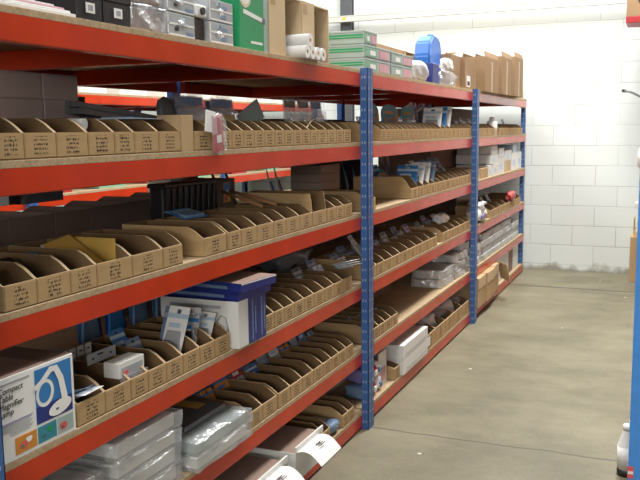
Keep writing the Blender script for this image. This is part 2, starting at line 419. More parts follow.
# ------------------------------------------------------------------ pick bins
def bin_mesh(W, D, Hb, Hf, sl=.06, th=.003, dark=False):
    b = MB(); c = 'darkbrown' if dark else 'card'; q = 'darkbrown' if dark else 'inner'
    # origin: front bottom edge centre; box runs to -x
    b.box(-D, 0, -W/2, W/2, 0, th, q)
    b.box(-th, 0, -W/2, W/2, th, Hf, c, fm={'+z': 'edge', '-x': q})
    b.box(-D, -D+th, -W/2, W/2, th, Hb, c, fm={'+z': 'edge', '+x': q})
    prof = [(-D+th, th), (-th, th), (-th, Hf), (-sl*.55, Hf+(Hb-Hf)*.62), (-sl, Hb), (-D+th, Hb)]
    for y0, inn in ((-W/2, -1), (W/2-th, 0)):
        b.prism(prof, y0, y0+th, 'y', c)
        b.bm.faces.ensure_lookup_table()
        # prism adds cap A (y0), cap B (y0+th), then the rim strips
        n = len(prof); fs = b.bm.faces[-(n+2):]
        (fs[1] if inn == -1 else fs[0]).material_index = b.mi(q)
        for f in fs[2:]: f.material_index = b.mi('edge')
    # folded front flap and stamped panel
    b.box(0, .0012, -W/2+.004, W/2-.004, .004, Hf-.002, c)
    pw = min(.046, W*.5)
    b.box(.0012, .0016, -pw/2, pw/2, .010, Hf-.008, 'print')
    return b
BINS = {}
def put_bin(lv, bay, y0, y1, Hb=.098, Hf=.062, D=.30, x=-.004, sl=.06):
    W = y1-y0-.003
    o = bin_mesh(W, D, Hb, Hf, sl).build('cardboard_bin', None, (x, (y0+y1)/2, ZB[lv]+.0005), (0,0,rnd(-.006,.006)))
    BINS.setdefault((lv, bay), []).append((o, y0, y1, D, x)); return o
def bin_row(lv, bay, edges, **k):
    for a, b_ in zip(edges, edges[1:]): put_bin(lv, bay, a, b_, **k)

E5 = [1.402,1.415]
bin_row(5, 1, [1.415,1.50,1.61,1.73,1.84,1.93,2.05,2.17])
bin_row(5, 1, [2.245,2.36])
bin_row(5, 1, [2.425,2.49,2.575,2.655,2.74,2.825,2.91,2.995,3.08,3.16,3.24,3.345,3.45,3.54,3.64])
bin_row(5, 2, [3.855,3.96]); bin_row(5, 2, [4.07,4.16,4.25,4.32,4.39,4.485,4.58,4.675,4.77,4.87,4.98,5.09,5.21,5.34,5.46,5.58,5.71,5.84,5.96,6.08,6.19], D=.20)
bin_row(5, 3, [6.30,6.48,6.68,6.88,7.10]); bin_row(5, 3, [7.32,7.5,7.7,7.9,8.08,8.3,8.52])
bin_row(4, 1, [1.405,1.515,1.635,1.74,1.895,2.05,2.16]); 
put_bin(4, 1, 2.285, 2.435, D=.32)
bin_row(4, 1, [2.45,2.54,2.66,2.80,2.91,3.04,3.17]); put_bin(4, 1, 3.175, 3.33, Hb=.14, Hf=.062, D=.34, sl=.014); bin_row(4, 1, [3.335,3.44,3.54,3.65])
put_bin(4, 2, 3.855, 3.99)
put_bin(4, 2, 4.62, 4.78, Hb=.13, D=.36)
bin_row(4, 2, [4.785,4.91,5.04,5.17,5.30,5.43,5.56,5.69,5.82,5.95,6.07,6.19])
bin_row(3, 1, [1.635,1.75,1.865,1.95,2.045,2.14,2.24,2.335,2.44])
bin_row(3, 1, [2.70,2.79,2.88,2.975,3.075,3.18,3.295,3.41,3.52,3.64])
bin_row(3, 2, [3.855,4.0,4.14,4.28,4.42,4.58,4.74,4.90,5.06,5.22]); bin_row(3, 2, [5.36,5.55,5.72,5.88,6.04,6.19])
bin_row(3, 3, [6.95,7.2,7.45,7.7,7.95,8.2,8.5])
bin_row(2, 1, [2.57,2.675,2.80]); bin_row(2, 1, [2.815,2.925,3.045,3.16,3.27,3.37,3.465,3.56,3.65])
bin_row(2, 2, [3.86,3.95,4.04,4.145,4.25,4.37])
bin_row(1, 1, [3.19,3.27,3.345]); bin_row(1, 1, [3.50,3.58,3.66])
bin_row(1, 2, [4.31,4.405], Hb=.085, Hf=.07)
bin_row(1, 2, [4.955,5.20,5.45,5.70,5.95,6.18], Hb=.125, Hf=.10)
# rear row: the same bins turned round towards the other aisle, their backs to us, board colour darkened for the shade back there
REAR = {}
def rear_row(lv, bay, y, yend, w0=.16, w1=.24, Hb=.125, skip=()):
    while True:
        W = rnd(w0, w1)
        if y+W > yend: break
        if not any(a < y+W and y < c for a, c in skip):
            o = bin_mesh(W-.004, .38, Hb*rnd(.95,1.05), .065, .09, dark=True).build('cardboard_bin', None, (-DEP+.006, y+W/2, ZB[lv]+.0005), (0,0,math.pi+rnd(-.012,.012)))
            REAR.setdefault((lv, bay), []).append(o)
        y += W
rear_row(5, 1, 2.75, 3.7, skip=((2.75,3.0),)); rear_row(5, 2, 3.86, 6.18)
rear_row(4, 1, 1.42, 3.3, .2, .26, .118); rear_row(4, 2, 5.65, 6.18)
rear_row(3, 1, 1.42, 1.9); rear_row(3, 1, 2.75, 3.72); rear_row(3, 2, 3.87, 6.18); rear_row(3, 3, 6.3, 8.58)
rear_row(2, 1, 2.55, 3.7); rear_row(2, 2, 3.87, 4.6)
for (lv, bay), l in BINS.items():
    l.sort(key=lambda t: t[1])
    for i, t in enumerate(l):
        tag(t[0], f'{ORD[i]} cardboard pick bin from the left along {SH[lv]} of the {BAY[bay]}', 'bin', f'front bins on the {SH[lv]}, {BAY[bay]}')
for (lv, bay), l in REAR.items():
    for i, o in enumerate(l):
        tag(o, f'{ORD[i]} bin from the left turned backwards in rear row, {SH[lv]}, {BAY[bay]}', 'bin', f'rear bins on the {SH[lv]}, {BAY[bay]}')

# ------------------------------------------------------------------ packets for the bins
PK = {}
def pack(kind, w, h):
    """hanging packet: card with punched header and a plastic blister as its child"""
    key = (kind, round(w, 3), round(h, 3))
    if key in PK: return copy_tree(PK[key])
    c1, c2, bl = {'blue': ('sky','paleblue','steelblue'), 'dark': ('charcoal','grey','black'), 'white': ('paper','paleblue','grey'), 'slate': ('steelblue','grey','charcoal'),
                  'teal': ('teal','orange','charcoal'), 'navy': ('navy','paper','sky'), 'red': ('crimson','paper','grey'), 'orange': ('orange','sky','charcoal'),
                  'clear': ('poly','sky','black'), 'purple': ('purple','pink','grey'), 'mustard': ('mustard','paper','charcoal')}[kind]
    b = MB(); t = .0016
    b.box(-t/2, t/2, -w/2, w/2, 0, h*.80, c1)
    b.box(-t/2, t/2, -w/2, w/2, h*.80, h*.88, c2)
    b.box(-t/2, t/2, -w/2, -w*.10, h*.88, h*.95, c1); b.box(-t/2, t/2, w*.10, w/2, h*.88, h*.95, c1); b.box(-t/2, t/2, -w/2, w/2, h*.95, h, c1)
    b.box(t/2, t/2+.0004, -w*.35, w*.2, h*.64, h*.72, c2)
    o = b.build('blister_packet')
    d = .010
    b = MB(); b.prism([(-w*.38, h*.08), (w*.38, h*.08), (w*.40, h*.30), (w*.30, h*.58), (-w*.30, h*.58), (-w*.40, h*.30)], t/2, d, 'x', bl)
    b.build('blister', o)
    PK[key] = o
    return o
WORD = {'blue': 'blue', 'dark': 'black', 'white': 'white', 'slate': 'slate-blue', 'teal': 'teal', 'navy': 'navy', 'red': 'red', 'orange': 'orange', 'clear': 'clear plastic', 'purple': 'purple', 'mustard': 'mustard'}
FILLED = set()
def fill(lv, bay, idx, kinds, h=(.10,.14), tilt=-22, x0=-.10, step=.03, lean=0):
    """stand packets one behind another in a bin"""
    o, y0, y1, D, xf = BINS[(lv, bay)][idx]; W = y1-y0
    n = len(kinds); FILLED.add((lv, bay, idx))
    for j, k in enumerate(kinds):
        w = min(W-.022, .11)
        p = pack(k, w, [h[0], (h[0]+h[1])/2, h[1]][(j+idx) % 3])
        settle(p, x0-j*step, (y0+y1)/2, ZB[lv]+.004, (0, R_(tilt+rnd(-3,3)), 0))
        where = 'in front' if j == 0 else ('at the back' if j == n-1 else f'{ORD[j]} from front')
        if n == 1: where = 'alone'
        tag(p, f'{WORD[k]} packet {where} in {ORD[idx]} bin, {SH[lv]}, {BAY[bay]}', 'packet', f'packets in the bins, {SH[lv]}, {BAY[bay]}')
F = fill
# second shelf down: mostly low dark goods
for i, ks in {3: ['dark'], 5: ['slate'], 9: ['dark','slate'], 12: ['dark'], 15: ['dark'], 18: ['slate']}.items(): F(5, 1, i, ks, (.06,.08))
for i, ks in {1: ['dark','slate'], 2: ['dark'], 8: ['navy'], 9: ['navy','slate'], 10: ['slate'], 11: ['navy'], 16: ['navy'], 17: ['slate'], 18: ['navy','dark']}.items():
    F(5, 2, i, ks, (.17,.20) if i in (14,15) else (.10,.13), tilt=-14, x0=-.08)
for i, ks in {0: ['dark','slate'], 1: ['white','dark'], 2: ['slate','navy'], 3: ['navy','dark'], 6: ['dark'], 8: ['slate']}.items(): F(5, 3, i, ks, (.10,.15))
# third shelf down
for i, ks in {1: ['dark','dark','slate'], 4: ['dark','slate'], 5: ['dark'], 8: ['blue','slate'], 9: ['blue','dark'], 10: ['dark','slate'], 11: ['slate'], 12: ['dark']}.items(): F(4, 1, i, ks, (.07,.095), tilt=-38) if i > 3 else None
for i, ks in {1: ['teal','blue','slate'],  6: ['dark','slate'], 7: ['slate','white','dark'], 8: ['dark','slate'], 9: ['slate','dark'], 10: ['dark','slate'], 11: ['slate']}.items(): F(4, 2, i, ks, (.16,.22), tilt=-30, x0=-.12)
# fourth shelf down
for i, ks in {3: ['dark'], 4: ['slate','blue'], }.items(): F(3, 1, i, ks, (.09,.15), tilt=-28, x0=-.11, step=.045)
for i, ks in {12: ['dark'], 14: ['dark','slate'], 16: ['white','slate','white']}.items(): F(3, 1, i, ks, (.10,.15), tilt=-30)
for i, ks in {0: ['white','slate'], 1: ['dark','slate'], 2: ['slate','dark'], 3: ['white','slate'], 4: ['slate','navy'], 5: ['dark','slate'], 6: ['slate'], 7: ['dark','slate'], 8: ['purple','dark'], 9: ['white','slate'], 10: ['slate','purple'], 11: ['dark','white'], 12: ['slate','purple'], 13: ['slate']}.items(): F(3, 2, i, ks, (.11,.16), tilt=-32, x0=-.12)
for i, ks in {0: ['white','slate'], 1: ['dark'], 2: ['slate']}.items(): F(3, 3, i, ks, (.13,.18), tilt=-25)
# fifth shelf down
for i, ks in {0: ['orange','blue'], 1: ['orange','blue'], 2: ['red','blue'], 3: ['blue','slate'], 4: ['slate'], 5: ['white','blue'], 6: ['orange','blue'], 7: ['slate','blue'], 8: ['blue'], 9: ['slate']}.items(): F(2, 1, i, ks, (.12,.17), tilt=-26, x0=-.17)
for i, ks in {0: ['dark'], 1: ['dark','slate'], 2: ['slate'], 4: ['white']}.items(): F(2, 2, i, ks, (.07,.10))

DONE = {(3,1,5),(3,1,6),(3,1,7),(4,2,2),(4,2,3),(4,2,4),(4,2,5),(4,1,0),(4,1,1),(4,1,2),(4,1,3),(3,1,0)}
for (lv, bay), l in sorted(BINS.items()):
    for i in range(len(l)):
        if lv in (1,2,3,4) and (lv,bay) != (1,2) and (lv,bay,i) not in FILLED and (lv,bay,i) not in DONE:
            F(lv, bay, i, [['dark','dark'],['dark','slate'],['dark','dark','dark'],['dark','navy']][(i*7+lv) % 4], (.07,.09), tilt=-40, x0=-.10, step=.055)

# ------------------------------------------------------------------ cartons and boxes
def carton(name, label, cat, x0, x1, y0, y1, z0, z1, m='carton', tape=True, group=None, rz=0, bev=.002, seam='y'):
    """closed carton with its top flaps, centre seam and tape; x1/y0 are the faces seen from the aisle"""
    cx, cy = (x0+x1)/2, (y0+y1)/2; hx, hy, H = (x1-x0)/2, (y1-y0)/2, z1-z0
    t = thing(name, label, cat, (cx, cy, z0+.0006), (0,0,rz), group)
    b = MB(); b.box(-hx, hx, -hy, hy, 0, H-.004, m, bev); b.build('body', t)
    b = MB(); b.box(-hx, -.001, -hy, hy, H-.004, H, m, .0008); b.build('top_flap', t)
    b = MB(); b.box(.001, hx, -hy, hy, H-.004, H, m, .0008); b.build('top_flap', t)
    if tape:
        b = MB(); b.box(-.024, .024, -hy-.0006, hy+.0006, H, H+.0005, 'tape'); b.box(-.024, .024, -hy-.0009, -hy-.0001, H-min(.05, H*.4), H+.0005, 'tape'); b.build('tape', t)
    return t

# ---- top shelf
z = ZB[6]
# red item, papers
t = thing('red_tray', 'bright red plastic tray lying on white papers at the top left', 'tray', (-.11, 1.40, z+.0347))
b = MB(); b.box(-.09,.09,-.11,.10,0,.030,'rose',.008); b.build('tray_body', t); b = MB(); b.box(-.096,.096,-.116,.106,0,.010,'rose',.003); b.build('rim', t)
sk = [('white','white'),('paper','cream-edged'),('pink','thin pink'),('white','plain'),('paper','topmost pale')]
zz = z
for i, (m, wd) in enumerate(sk):
    h = [.010,.007,.006,.005,.006][i]; y1 = [1.718,1.705,1.69,1.66,1.60][i]
    b = MB(); b.box(-.30, -.012-.006*i, 1.28, y1, zz+.0003, zz+h, m, .002, fm=None)
    tag(b.build('catalogue'), f'{wd} catalogue, {ORD[i]} from the bottom of the pile at top left', 'catalogue', 'catalogues piled on the top shelf'); zz += h
t = thing('grey_bag', 'crumpled slate-grey plastic bag lying behind the catalogues on the top shelf', 'bag', (-.42,1.95,z))
b = MB(); b.lump(-.11,.11,-.22,.06,.0,.15,'steelblue',.25,seed=4); b.build('bag_body', t); b = MB(); b.lump(-.05,.06,-.05,.05,.13,.18,'grey',.3,seed=9); b.build('knot', t)
def shoe_box(x0,x1,y0,y1,z0,z1,label):
    t = thing('black_box', label, 'box', (0,0,0), (0,0,0), 'black boxes on the top shelf')
    b = MB(); b.box(x0+.002,x1-.002,y0+.002,y1-.002,z0+.0005,z1-.022,'black',.002); bb_ = b.build('box_body', t)
    b = MB(); b.box(x0,x1,y0,y1,z1-.022,z1,'black',.002); b.build('lid', t)
    b = MB(); ym = (y0+y1)/2; b.box(x1,x1+.0008,ym-.018,ym+.018,z0+.020,z0+.046,'paper'); b.box(x1+.0008,x1+.0012,ym-.009,ym+.010,z0+.026,z0+.040,'grey'); b.build('size_label', bb_)['label'] = 'small white label'
    return t
shoe_box(-.30,-.012,1.722,1.828,z,z+.083,'black lidded box with white label beside the catalogues, left one of the lower two')
shoe_box(-.30,-.012,1.832,1.952,z,z+.083,'black lidded box with white label, right one of the lower two')
shoe_box(-.30,-.014,1.715,1.824,z+.0835,z+.166,'black lidded box stacked on the left black box')
shoe_box(-.30,-.014,1.828,1.95,z+.0835,z+.166,'black lidded box stacked on the right black box')
# brown box in clear wrap
def wrapped(name, label, cat, x0,x1,y0,y1,z0,z1, m, seed, group=None, amp=.05, milk=False, extra=None):
    t = thing(name, label, cat, ((x0+x1)/2,(y0+y1)/2,z0+.0006), (0,0,0), group)
    hx, hy, H = (x1-x0)/2, (y1-y0)/2, z1-z0
    b = MB(); b.box(-hx+.010, hx-.010, -hy+.010, hy-.010, .003, H-.012, m, .003); b.build('box_body', t)
    if extra: extra(t, hx, hy, H)
    b = MB(); R = random.Random(seed)
    # crumpled film: subdivided shell with wrinkles
    i = b.mi('polymilk' if milk else 'film')
    g = bmesh.ops.create_cube(b.bm, size=1.)
    bmesh.ops.subdivide_edges(b.bm, edges=b.bm.edges[:], cuts=7, use_grid_fill=True)
    ph = [(R.uniform(15,60), R.uniform(15,60), R.uniform(15,60), R.uniform(0,6)) for _ in range(7)]
    for v in b.bm.verts:
        p = Vector((v.co.x*2*hx, v.co.y*2*hy, (v.co.z+.5)*H))
        w = sum(math.sin(a*p.x+c*p.y+d*p.z+e) for a,c,d,e in ph)/7
        nrm = Vector((p.x/hx, p.y/hy, (p.z-H/2)/(H/2))); k = max(abs(nrm.x),abs(nrm.y),abs(nrm.z))
        off = amp*.34*(w*.55-.25)
        for ax, lim in ((0,hx),(1,hy)):
            if abs(abs(p[ax])-lim) < 1e-5: p[ax] += math.copysign(off, p[ax])
        if p.z > H-1e-5: p.z += off*.7
        v.co = p
    for f in b.bm.faces: f.smooth = True; f.material_index = i
    b.build('plastic_wrap', t)['label'] = 'clear crinkled plastic film'
    return t
def prn(m, fy0, fy1, fz0, fz1):
    def fn(t, hx, hy, H):
        b = MB(); b.box(hx-.006, hx-.0052, -hy+2*hy*fy0, -hy+2*hy*fy1, H*fz0, H*fz1, m); b.build('printed_panel', t)
    return fn
wrapped('wrapped_carton', 'brown carton in clear film to the right of the black boxes', 'carton', -.32,-.016,1.957,2.125,z,z+.075,'brown',1, 'film-wrapped cartons on the top shelf')
wrapped('wrapped_carton', 'upper brown carton in clear film, stacked beside the black boxes', 'carton', -.32,-.02,1.957,2.12,z+.078,z+.17,'brown',2,'film-wrapped cartons on the top shelf', extra=prn('paper',.05,.5,.3,.9))
# clear bags with black and white goods
def goods_bag(label, x0,x1,y0,y1,z0,z1,seed,inner):
    t = thing('clear_bag', label, 'bag', ((x0+x1)/2,(y0+y1)/2,z0+.0006), (0,0,0), 'clear bags of goods on the top shelf')
    hx, hy, H = (x1-x0)/2,(y1-y0)/2,z1-z0
    R = random.Random(seed)
    for k in range(inner):
        cy = -hy*.72+2*hy*.72*(k+.5)/inner
        b = MB(); hh = H*R.uniform(.45,.8); b.box(-hx*.6, hx*R.uniform(.5,.78), cy-hy*.55/inner, cy+hy*.55/inner, .004, hh, R.choice(['black','charcoal','grey','white','steelblue']), .006); b.build('packed_item', t)
    b = MB(); b.lump(-hx,hx,-hy,hy,0,H,'polymilk' if seed % 2 else 'poly',.16,seed=seed); b.build('plastic_bag', t)
    return t
def retail_box(label, x0,x1,y0,y1,z0,z1, group):
    t = thing('display_box', label, 'box', ((x0+x1)/2,(y0+y1)/2,z0+.0006), (0,0,0), group)
    hx, hy, H = (x1-x0)/2,(y1-y0)/2,z1-z0
    b = MB(); b.box(-hx,hx,-hy,hy,0,H,'grey',.002,fm={'+x':'grey'}); b.build('box_body', t)
    b = MB(); b.box(hx,hx+.0008,-hy+.004,hy-.004,H*.5,H*.58,'paper'); b.box(hx,hx+.0008,-hy+.003,-hy+.009,.006,H-.006,'paper'); b.box(hx,hx+.0008,-hy+.003,hy-.003,.004,.009,'paper'); b.build('white_frame', t)
    b = MB()
    R = random.Random(int(y0*1000))
    for k in range(5):
        yy = R.uniform(-hy*.75,hy*.4); z0_ = R.uniform(.1,.75)*H; b.box(hx+.0001*k,hx+.0009+.0001*k,yy,yy+hy*R.uniform(.2,.6),z0_,z0_+H*.16,R.choice(['black','charcoal','paleblue','steelblue','paper']))
    b.build('printed_panel', t)
    b = MB(); b.lump(-hx,hx+.012,-hy-.004,hy+.004,0,H,'film',.12,seed=int(y0*100)+int(z0*100)); b.build('plastic_wrap', t)
    return t
for k, (ya, yb, lb) in enumerate(((2.137,2.295,'left'),(2.385,2.545,'right'))):
    for j in range(2):
        retail_box(f'grey display box in clear film, {lb} of a pair, {"lower" if j == 0 else "upper"} one, top shelf', -.28,-.018,ya,yb,z+.072*j,z+.072*j+.0705, 'grey display boxes on the top shelf')
t = thing('black_clip', 'black and white plastic tool wedged between the two grey display stacks', 'tool', (-.06,2.34,z+.0006))
b = MB(); b.box(-.05,.03,-.035,.035,0,.075,'black',.006); b.build('tool_body', t); b = MB(); b.box(-.02,.042,-.030,.034,.076,.115,'paper',.006); b.build('white_head', t); b = MB(); b.cyl((.043,0,.095),(.05,0,.095),.012,'black'); b.build('knob', t)
goods_bag('crumpled clear bag with black and white goods lying on the left grey display stack', -.26,-.03,2.14,2.32,z+.1435,z+.205,11,3)
goods_bag('clear bag with pale goods lying on the right grey display stack', -.26,-.03,2.39,2.545,z+.1435,z+.20,12,3)
# green box
t = thing('green_box', 'tall green printed box with a white pen picture beside clear packs', 'box', (-.17,2.70,z+.0006))
b = MB(); b.box(-.14,.15,-.10,.085,0,.27,'green',.002,fm={'+y':'mint','+z':'mint'}); b.build('box_body', t)
b = MB()
b.box(.1500,.1508,-.09,.06,.115,.130,'paper',T=Matrix.Rotation(R_(-7),4,'X')); b.box(.1500,.1512,.055,.078,.112,.132,'charcoal',T=Matrix.Rotation(R_(-7),4,'X'))
b.box(.1500,.1506,-.02,.07,.025,.034,'paper'); b.box(.1500,.1506,.0,.07,.205,.213,'paper'); b.box(.1500,.1506,-.03,.07,.19,.197,'paper')
b.build('printed_panel', t)
b = MB(); 
b.cyl((.150,-.06,.19),(.1507,-.06,.19),.045,'cream',n=28); b.cyl((.1507,-.06,.19),(.1512,-.06,.19),.034,'paper',n=28); b.build('round_emblem', t)
b = MB(); b.box(-.14,.148,.086,.125,0,.27,'mint',.001); tag(b.build('grey_board', None, (-.17,2.70,z+.0006)), 'pale grey board standing between the green box and open carton', 'board')
# open cartons standing on their sides, mouths to the aisle
def open_carton(label, x0,x1,y0,y1,z0,z1, group='open cartons on the top shelf', m='kraft', shut=.46):
    t = thing('open_carton', label, 'carton', ((x0+x1)/2,(y0+y1)/2,z0+.0006), (0,0,0), group)
    hx, hy, H = (x1-x0)/2,(y1-y0)/2,z1-z0; th = .005
    b = MB(); b.box(-hx,hx,-hy,hy,0,th,m); b.box(-hx,hx,-hy,hy,H-th,H,m); b.box(-hx,-hx+th,-hy,hy,th,H-th,m)
    b.box(-hx+th,hx,-hy,-hy+th,th,H-th,m,fm={'+x':'edge'}); b.box(-hx+th,hx,hy-th,hy,th,H-th,m,fm={'+x':'edge'}); b.build('body', t)
    b = MB(); b.box(hx-.07,hx-.002,-hy-.0006,-hy-.0001,H-.075,H-.03,'tape'); b.build('tape', t)
    b = MB(); b.box(hx+.0002,hx+.004,-hy,-hy+2*hy*shut,0,H,m,fm={'+y':'edge'}); b.box(hx+.004,hx+.0046,-hy+.01,-hy+.05,H*.78,H-.012,'tape'); b.build('front_flap', t)
    return t
open_carton('open kraft carton on its side with white tubes before it, left of two', -.30,-.022,2.83,3.125,z,z+.235)
open_carton('open kraft carton on its side, right of two, against green boxes', -.30,-.022,3.13,3.42,z,z+.235,shut=.42)
for i, (yy, zz, r, lb) in enumerate(((3.07,0,.026,'front left'),(3.125,0,.026,'front middle'),(3.18,0,.026,'third along'),(3.235,0,.026,'last on the right'),(3.098,.047,.026,'upper left'),)):
    t = thing('paper_roll', f'white paper roll end-on before the open cartons, {lb} of the heap', 'roll', (0, yy, z+.0266+zz), (0,0,0), 'white rolls before the open cartons')
    b = MB(); b.tube(r,.010,(.16,0,0),(.008,0,0),'paper'); b.build('paper', t, (-.13,0,0)); b = MB(); b.tube(.0098,.0065,(.16,0,0),(.006,0,0),'kraft'); b.build('core', t, (-.13,0,0))
for i, (a, c) in enumerate(((.16,.0),(.22,.002))):
    b = MB(); b.box(-.20,-.03,3.29+i*.055,3.335+i*.055,z+.0006,z+.05+i*.02,['paper','charcoal'][i],.004); tag(b.build('small_box'), ['small white box between paper rolls and green cartons','small black box between paper rolls and green cartons'][i], 'box')
# green-white flat boxes, two stacks three high
def flat_box(label, x0,x1,y0,y1,z0,h, side='palegreen', front=('palegreen','pink')):
    t = thing('flat_box', label, 'box', ((x0+x1)/2,(y0+y1)/2,z0+.0006), (0,0,0), 'green and white flat boxes on the top shelf')
    hx, hy = (x1-x0)/2,(y1-y0)/2
    b = MB(); b.box(-hx,hx,-hy,hy,0,h-.012,'mint',.002); bt_ = b.build('base_tray', t)
    b = MB(); b.box(-hx-.001,hx+.001,-hy-.001,hy+.001,h-.0118,h-.0008,'mint',.002,fm={'+z':'dgrey'}); b.build('lid', t)
    b = MB(); b.box(-hx+.01,hx-.008,-hy-.0018,-hy-.0002,h*.42,h*.70,'green'); b.box(-hx+.01,hx-.008,-hy-.0022,-hy-.0004,h*.50,h*.58,'palegreen'); b.build('side_stripe', bt_)
    b = MB(); b.box(hx+.0002,hx+.0016,-hy+.004,-hy+hy*.9,h*.12,h*.75,front[0]); b.box(hx+.0002,hx+.0018,-hy*.6,-hy*.2,h*.25,h*.6,'paper'); b.box(hx+.0002,hx+.0020,hy*.1,hy*.85,h*.12,h*.75,front[1]); b.build('end_print', bt_)
    return t
for i in range(3):
    flat_box(f'green and white flat box, {["bottom","middle","top"][i]} of the stack above the middle post', -.47,-.016,3.865,[4.27,4.27,4.05][i],z+.066*i,.065)
for i in range(2):
    flat_box(f'green and white flat box, {["lower","upper"][i]} of two right of the tall stack', -.42,-.02,4.295,4.70,z+.066*i,.065,front=('mint','pink'))
b = MB(); b.box(-.44,-.02,4.274,4.286,z+.0006,z+.13,'black'); tag(b.build('black_divider'), 'thin black board between the two green and white stacks', 'board')
carton('kraft_carton', 'long pale carton behind the green and white stacks, top shelf', 'carton', -.84,-.50,5.30,6.05,z,z+.30,'agedcarton')
open_carton('open kraft carton beside blue container, seen behind the green boxes', -.84,-.50,6.07,6.52,z,z+.30,shut=.06,m='agedcarton')
# blue container
t = thing('blue_container', 'tall blue plastic container with rounded shoulders on top shelf', 'container', (-.16,5.53,z+.0006))
b = MB(); prof = [(-.14,0),(.14,0),(.15,.03),(.15,.25),(.125,.305),(.07,.334),(-.05,.334),(-.12,.29),(-.15,.20),(-.15,.03)]
b.prism([(u, w) for u, w in prof], -.055, .055, 'x', 'jerry'); 
bmesh.ops.bevel(b.bm, geom=b.bm.edges[:], offset=.012, segments=3, affect='EDGES'); b.build('container_body', t)
b = MB(); b.cyl((0,.06,.334),(0,.06,.352),.022,'jerry'); b.build('cap', t)
b = MB(); b.box(-.05,.0,-.24,.24,0,.125,'navy',.006); t2 = b.build('navy_box', None, (-.012,5.19,z+.0006)); t2.scale = (1,.32,1); tag(t2, 'small navy box in front of the tall blue container', 'box')
goods_bag('clear bag of white and black parts left of the navy box', -.14,-.008,4.78,5.08,z,z+.13,21,3)
# clutter of pale cartons and white film
t = carton('kraft_carton', 'square kraft carton right of blue container, white film spilling over it', 'carton', -.36,-.05,5.72,6.02,z,z+.23,'agedcarton')
t = thing('plastic_film', 'heap of white plastic film bunched in front of the kraft carton', 'film', (-.022,5.55,z+.0006))
b = MB(); b.lump(-.024,.026,-.26,.16,.0,.10,'film',.45,seed=31); b.build('lower_fold', t); b = MB(); b.lump(-.02,.024,-.18,.08,.09,.18,'paper',.4,seed=32); b.build('upper_fold', t)
b = MB(); b.path([(-.08,5.73,z+.238),(-.10,5.8,z+.240),(-.10,5.9,z+.25),(-.09,6.02,z+.262)],.006,'wood'); tag(b.build('brown_stick'), 'thin brown stick lying across the kraft carton right of blue container', 'stick')
t = carton('kraft_carton', 'brown carton with white label just left of the far post, top', 'carton', -.36,-.02,6.03,6.42,z,z+.23,'agedcarton')
b = MB(); b.box(.1701,.1712,-.14,-.02,.02,.10,'paper'); b.box(.1712,.1718,-.12,-.04,.03,.06,'ink'); b.build('shipping_label', t)
def flap_carton(label, x0,x1,y0,y1,z0,z1):
    t = thing('open_top_carton', label, 'carton', ((x0+x1)/2,(y0+y1)/2,z0+.0006), (0,0,0), 'tall cartons at the far end of the top shelf')
    hx, hy, H = (x1-x0)/2,(y1-y0)/2,z1-z0; th=.005; m='agedcarton'
    b = MB(); b.box(-hx,hx,-hy,hy,0,th,m); b.box(-hx,-hx+th,-hy,hy,th,H,m); b.box(hx-th,hx,-hy,hy,th,H,m); b.box(-hx+th,hx-th,-hy,-hy+th,th,H,m); b.box(-hx+th,hx-th,hy-th,hy,th,H,m); b.build('body', t)
    for s_ in (-1,1):
        b = MB(); b.box(0,.004,-hy+.01,hy-.01,0,.045,m); b.build('top_flap', t, (s_*hx-(.004 if s_>0 else 0),0,H-.002), (0,R_(-14)*s_,0))
    b = MB(); b.box(hx,hx+.0006,-.025,.025,.0,H*.9,'tape'); b.build('tape', t.children[0])
    return t
flap_carton('tall opened brown carton right of the far post, nearest of three', -.30,.03,6.5,7.05,z,z+.27)
flap_carton('tall opened brown carton, middle of three by the back wall', -.30,.05,7.10,7.55,z,z+.315)
flap_carton('tall opened brown carton, last of three nearest the back wall', -.30,.07,7.60,8.05,z,z+.35)
carton('kraft_carton', 'low kraft box at the very end of the top shelf by the wall', 'carton', -.22,-.01,8.12,8.6,z,z+.085,'kraft')
b = MB(); b.box(-.12,-.03,8.3,8.42,z+.0868,z+.115,'navy',.008); tag(b.build('blue_pouch'), 'small blue pouch on the low kraft box by the wall', 'pouch')

# ---- second shelf down
z = ZB[5]
for k in range(3):
    for j, (a, c) in enumerate(((2.03,2.252),(2.258,2.44))):
        carton('brown_carton', f'dull brown carton, {["left","right"][j]} one in the {["bottom","middle","top"][k]} tier of the block under top shelf', 'carton', -.78,-.60-.003*k,a,c,z+.0885*k,z+.0885*(k+1)-.001,'mauveboard',group='brown cartons stacked under the top shelf')
carton('brown_carton', 'darker brown carton set back to the right of the brown carton block', 'carton', -1.0,-.80,2.46,2.72,z,z+.205,'brown')
carton('brown_carton', 'brown carton cut by the left edge, beside the brown carton block', 'carton', -.80,-.61,1.80,2.02,z,z+.155,'brown')
b = MB(); b.box(-.58,-.41,2.26,2.36,z+.0006,z+.112,'charcoal',.004); tag(b.build('charcoal_box'), 'charcoal box propping up the dark bars, second shelf down', 'box')
for i in range(5):
    b = MB(); dx, dz = (i % 3)*.026, (i//3)*.024
    b.box(-.011,.011,0,.74,-.010,.010,'midgrey',.0025); b.box(-.0112,.0112,-.002,0,-.0102,.0102,'dgrey')
    o = b.build('dark_bar', None, (-.52+dx, 2.28, z+.135+dz), (R_(-5.0),0,R_(1.5)))
    tag(o, ['dark plastic bar, rearmost low one of the sloping bundle','dark plastic bar, middle low one of the sloping bundle','dark plastic bar, frontmost low one of the sloping bundle','dark plastic bar on top of the bundle, rear','dark plastic bar on top of the bundle, front'][i], 'bar', 'sloping bundle of dark bars')
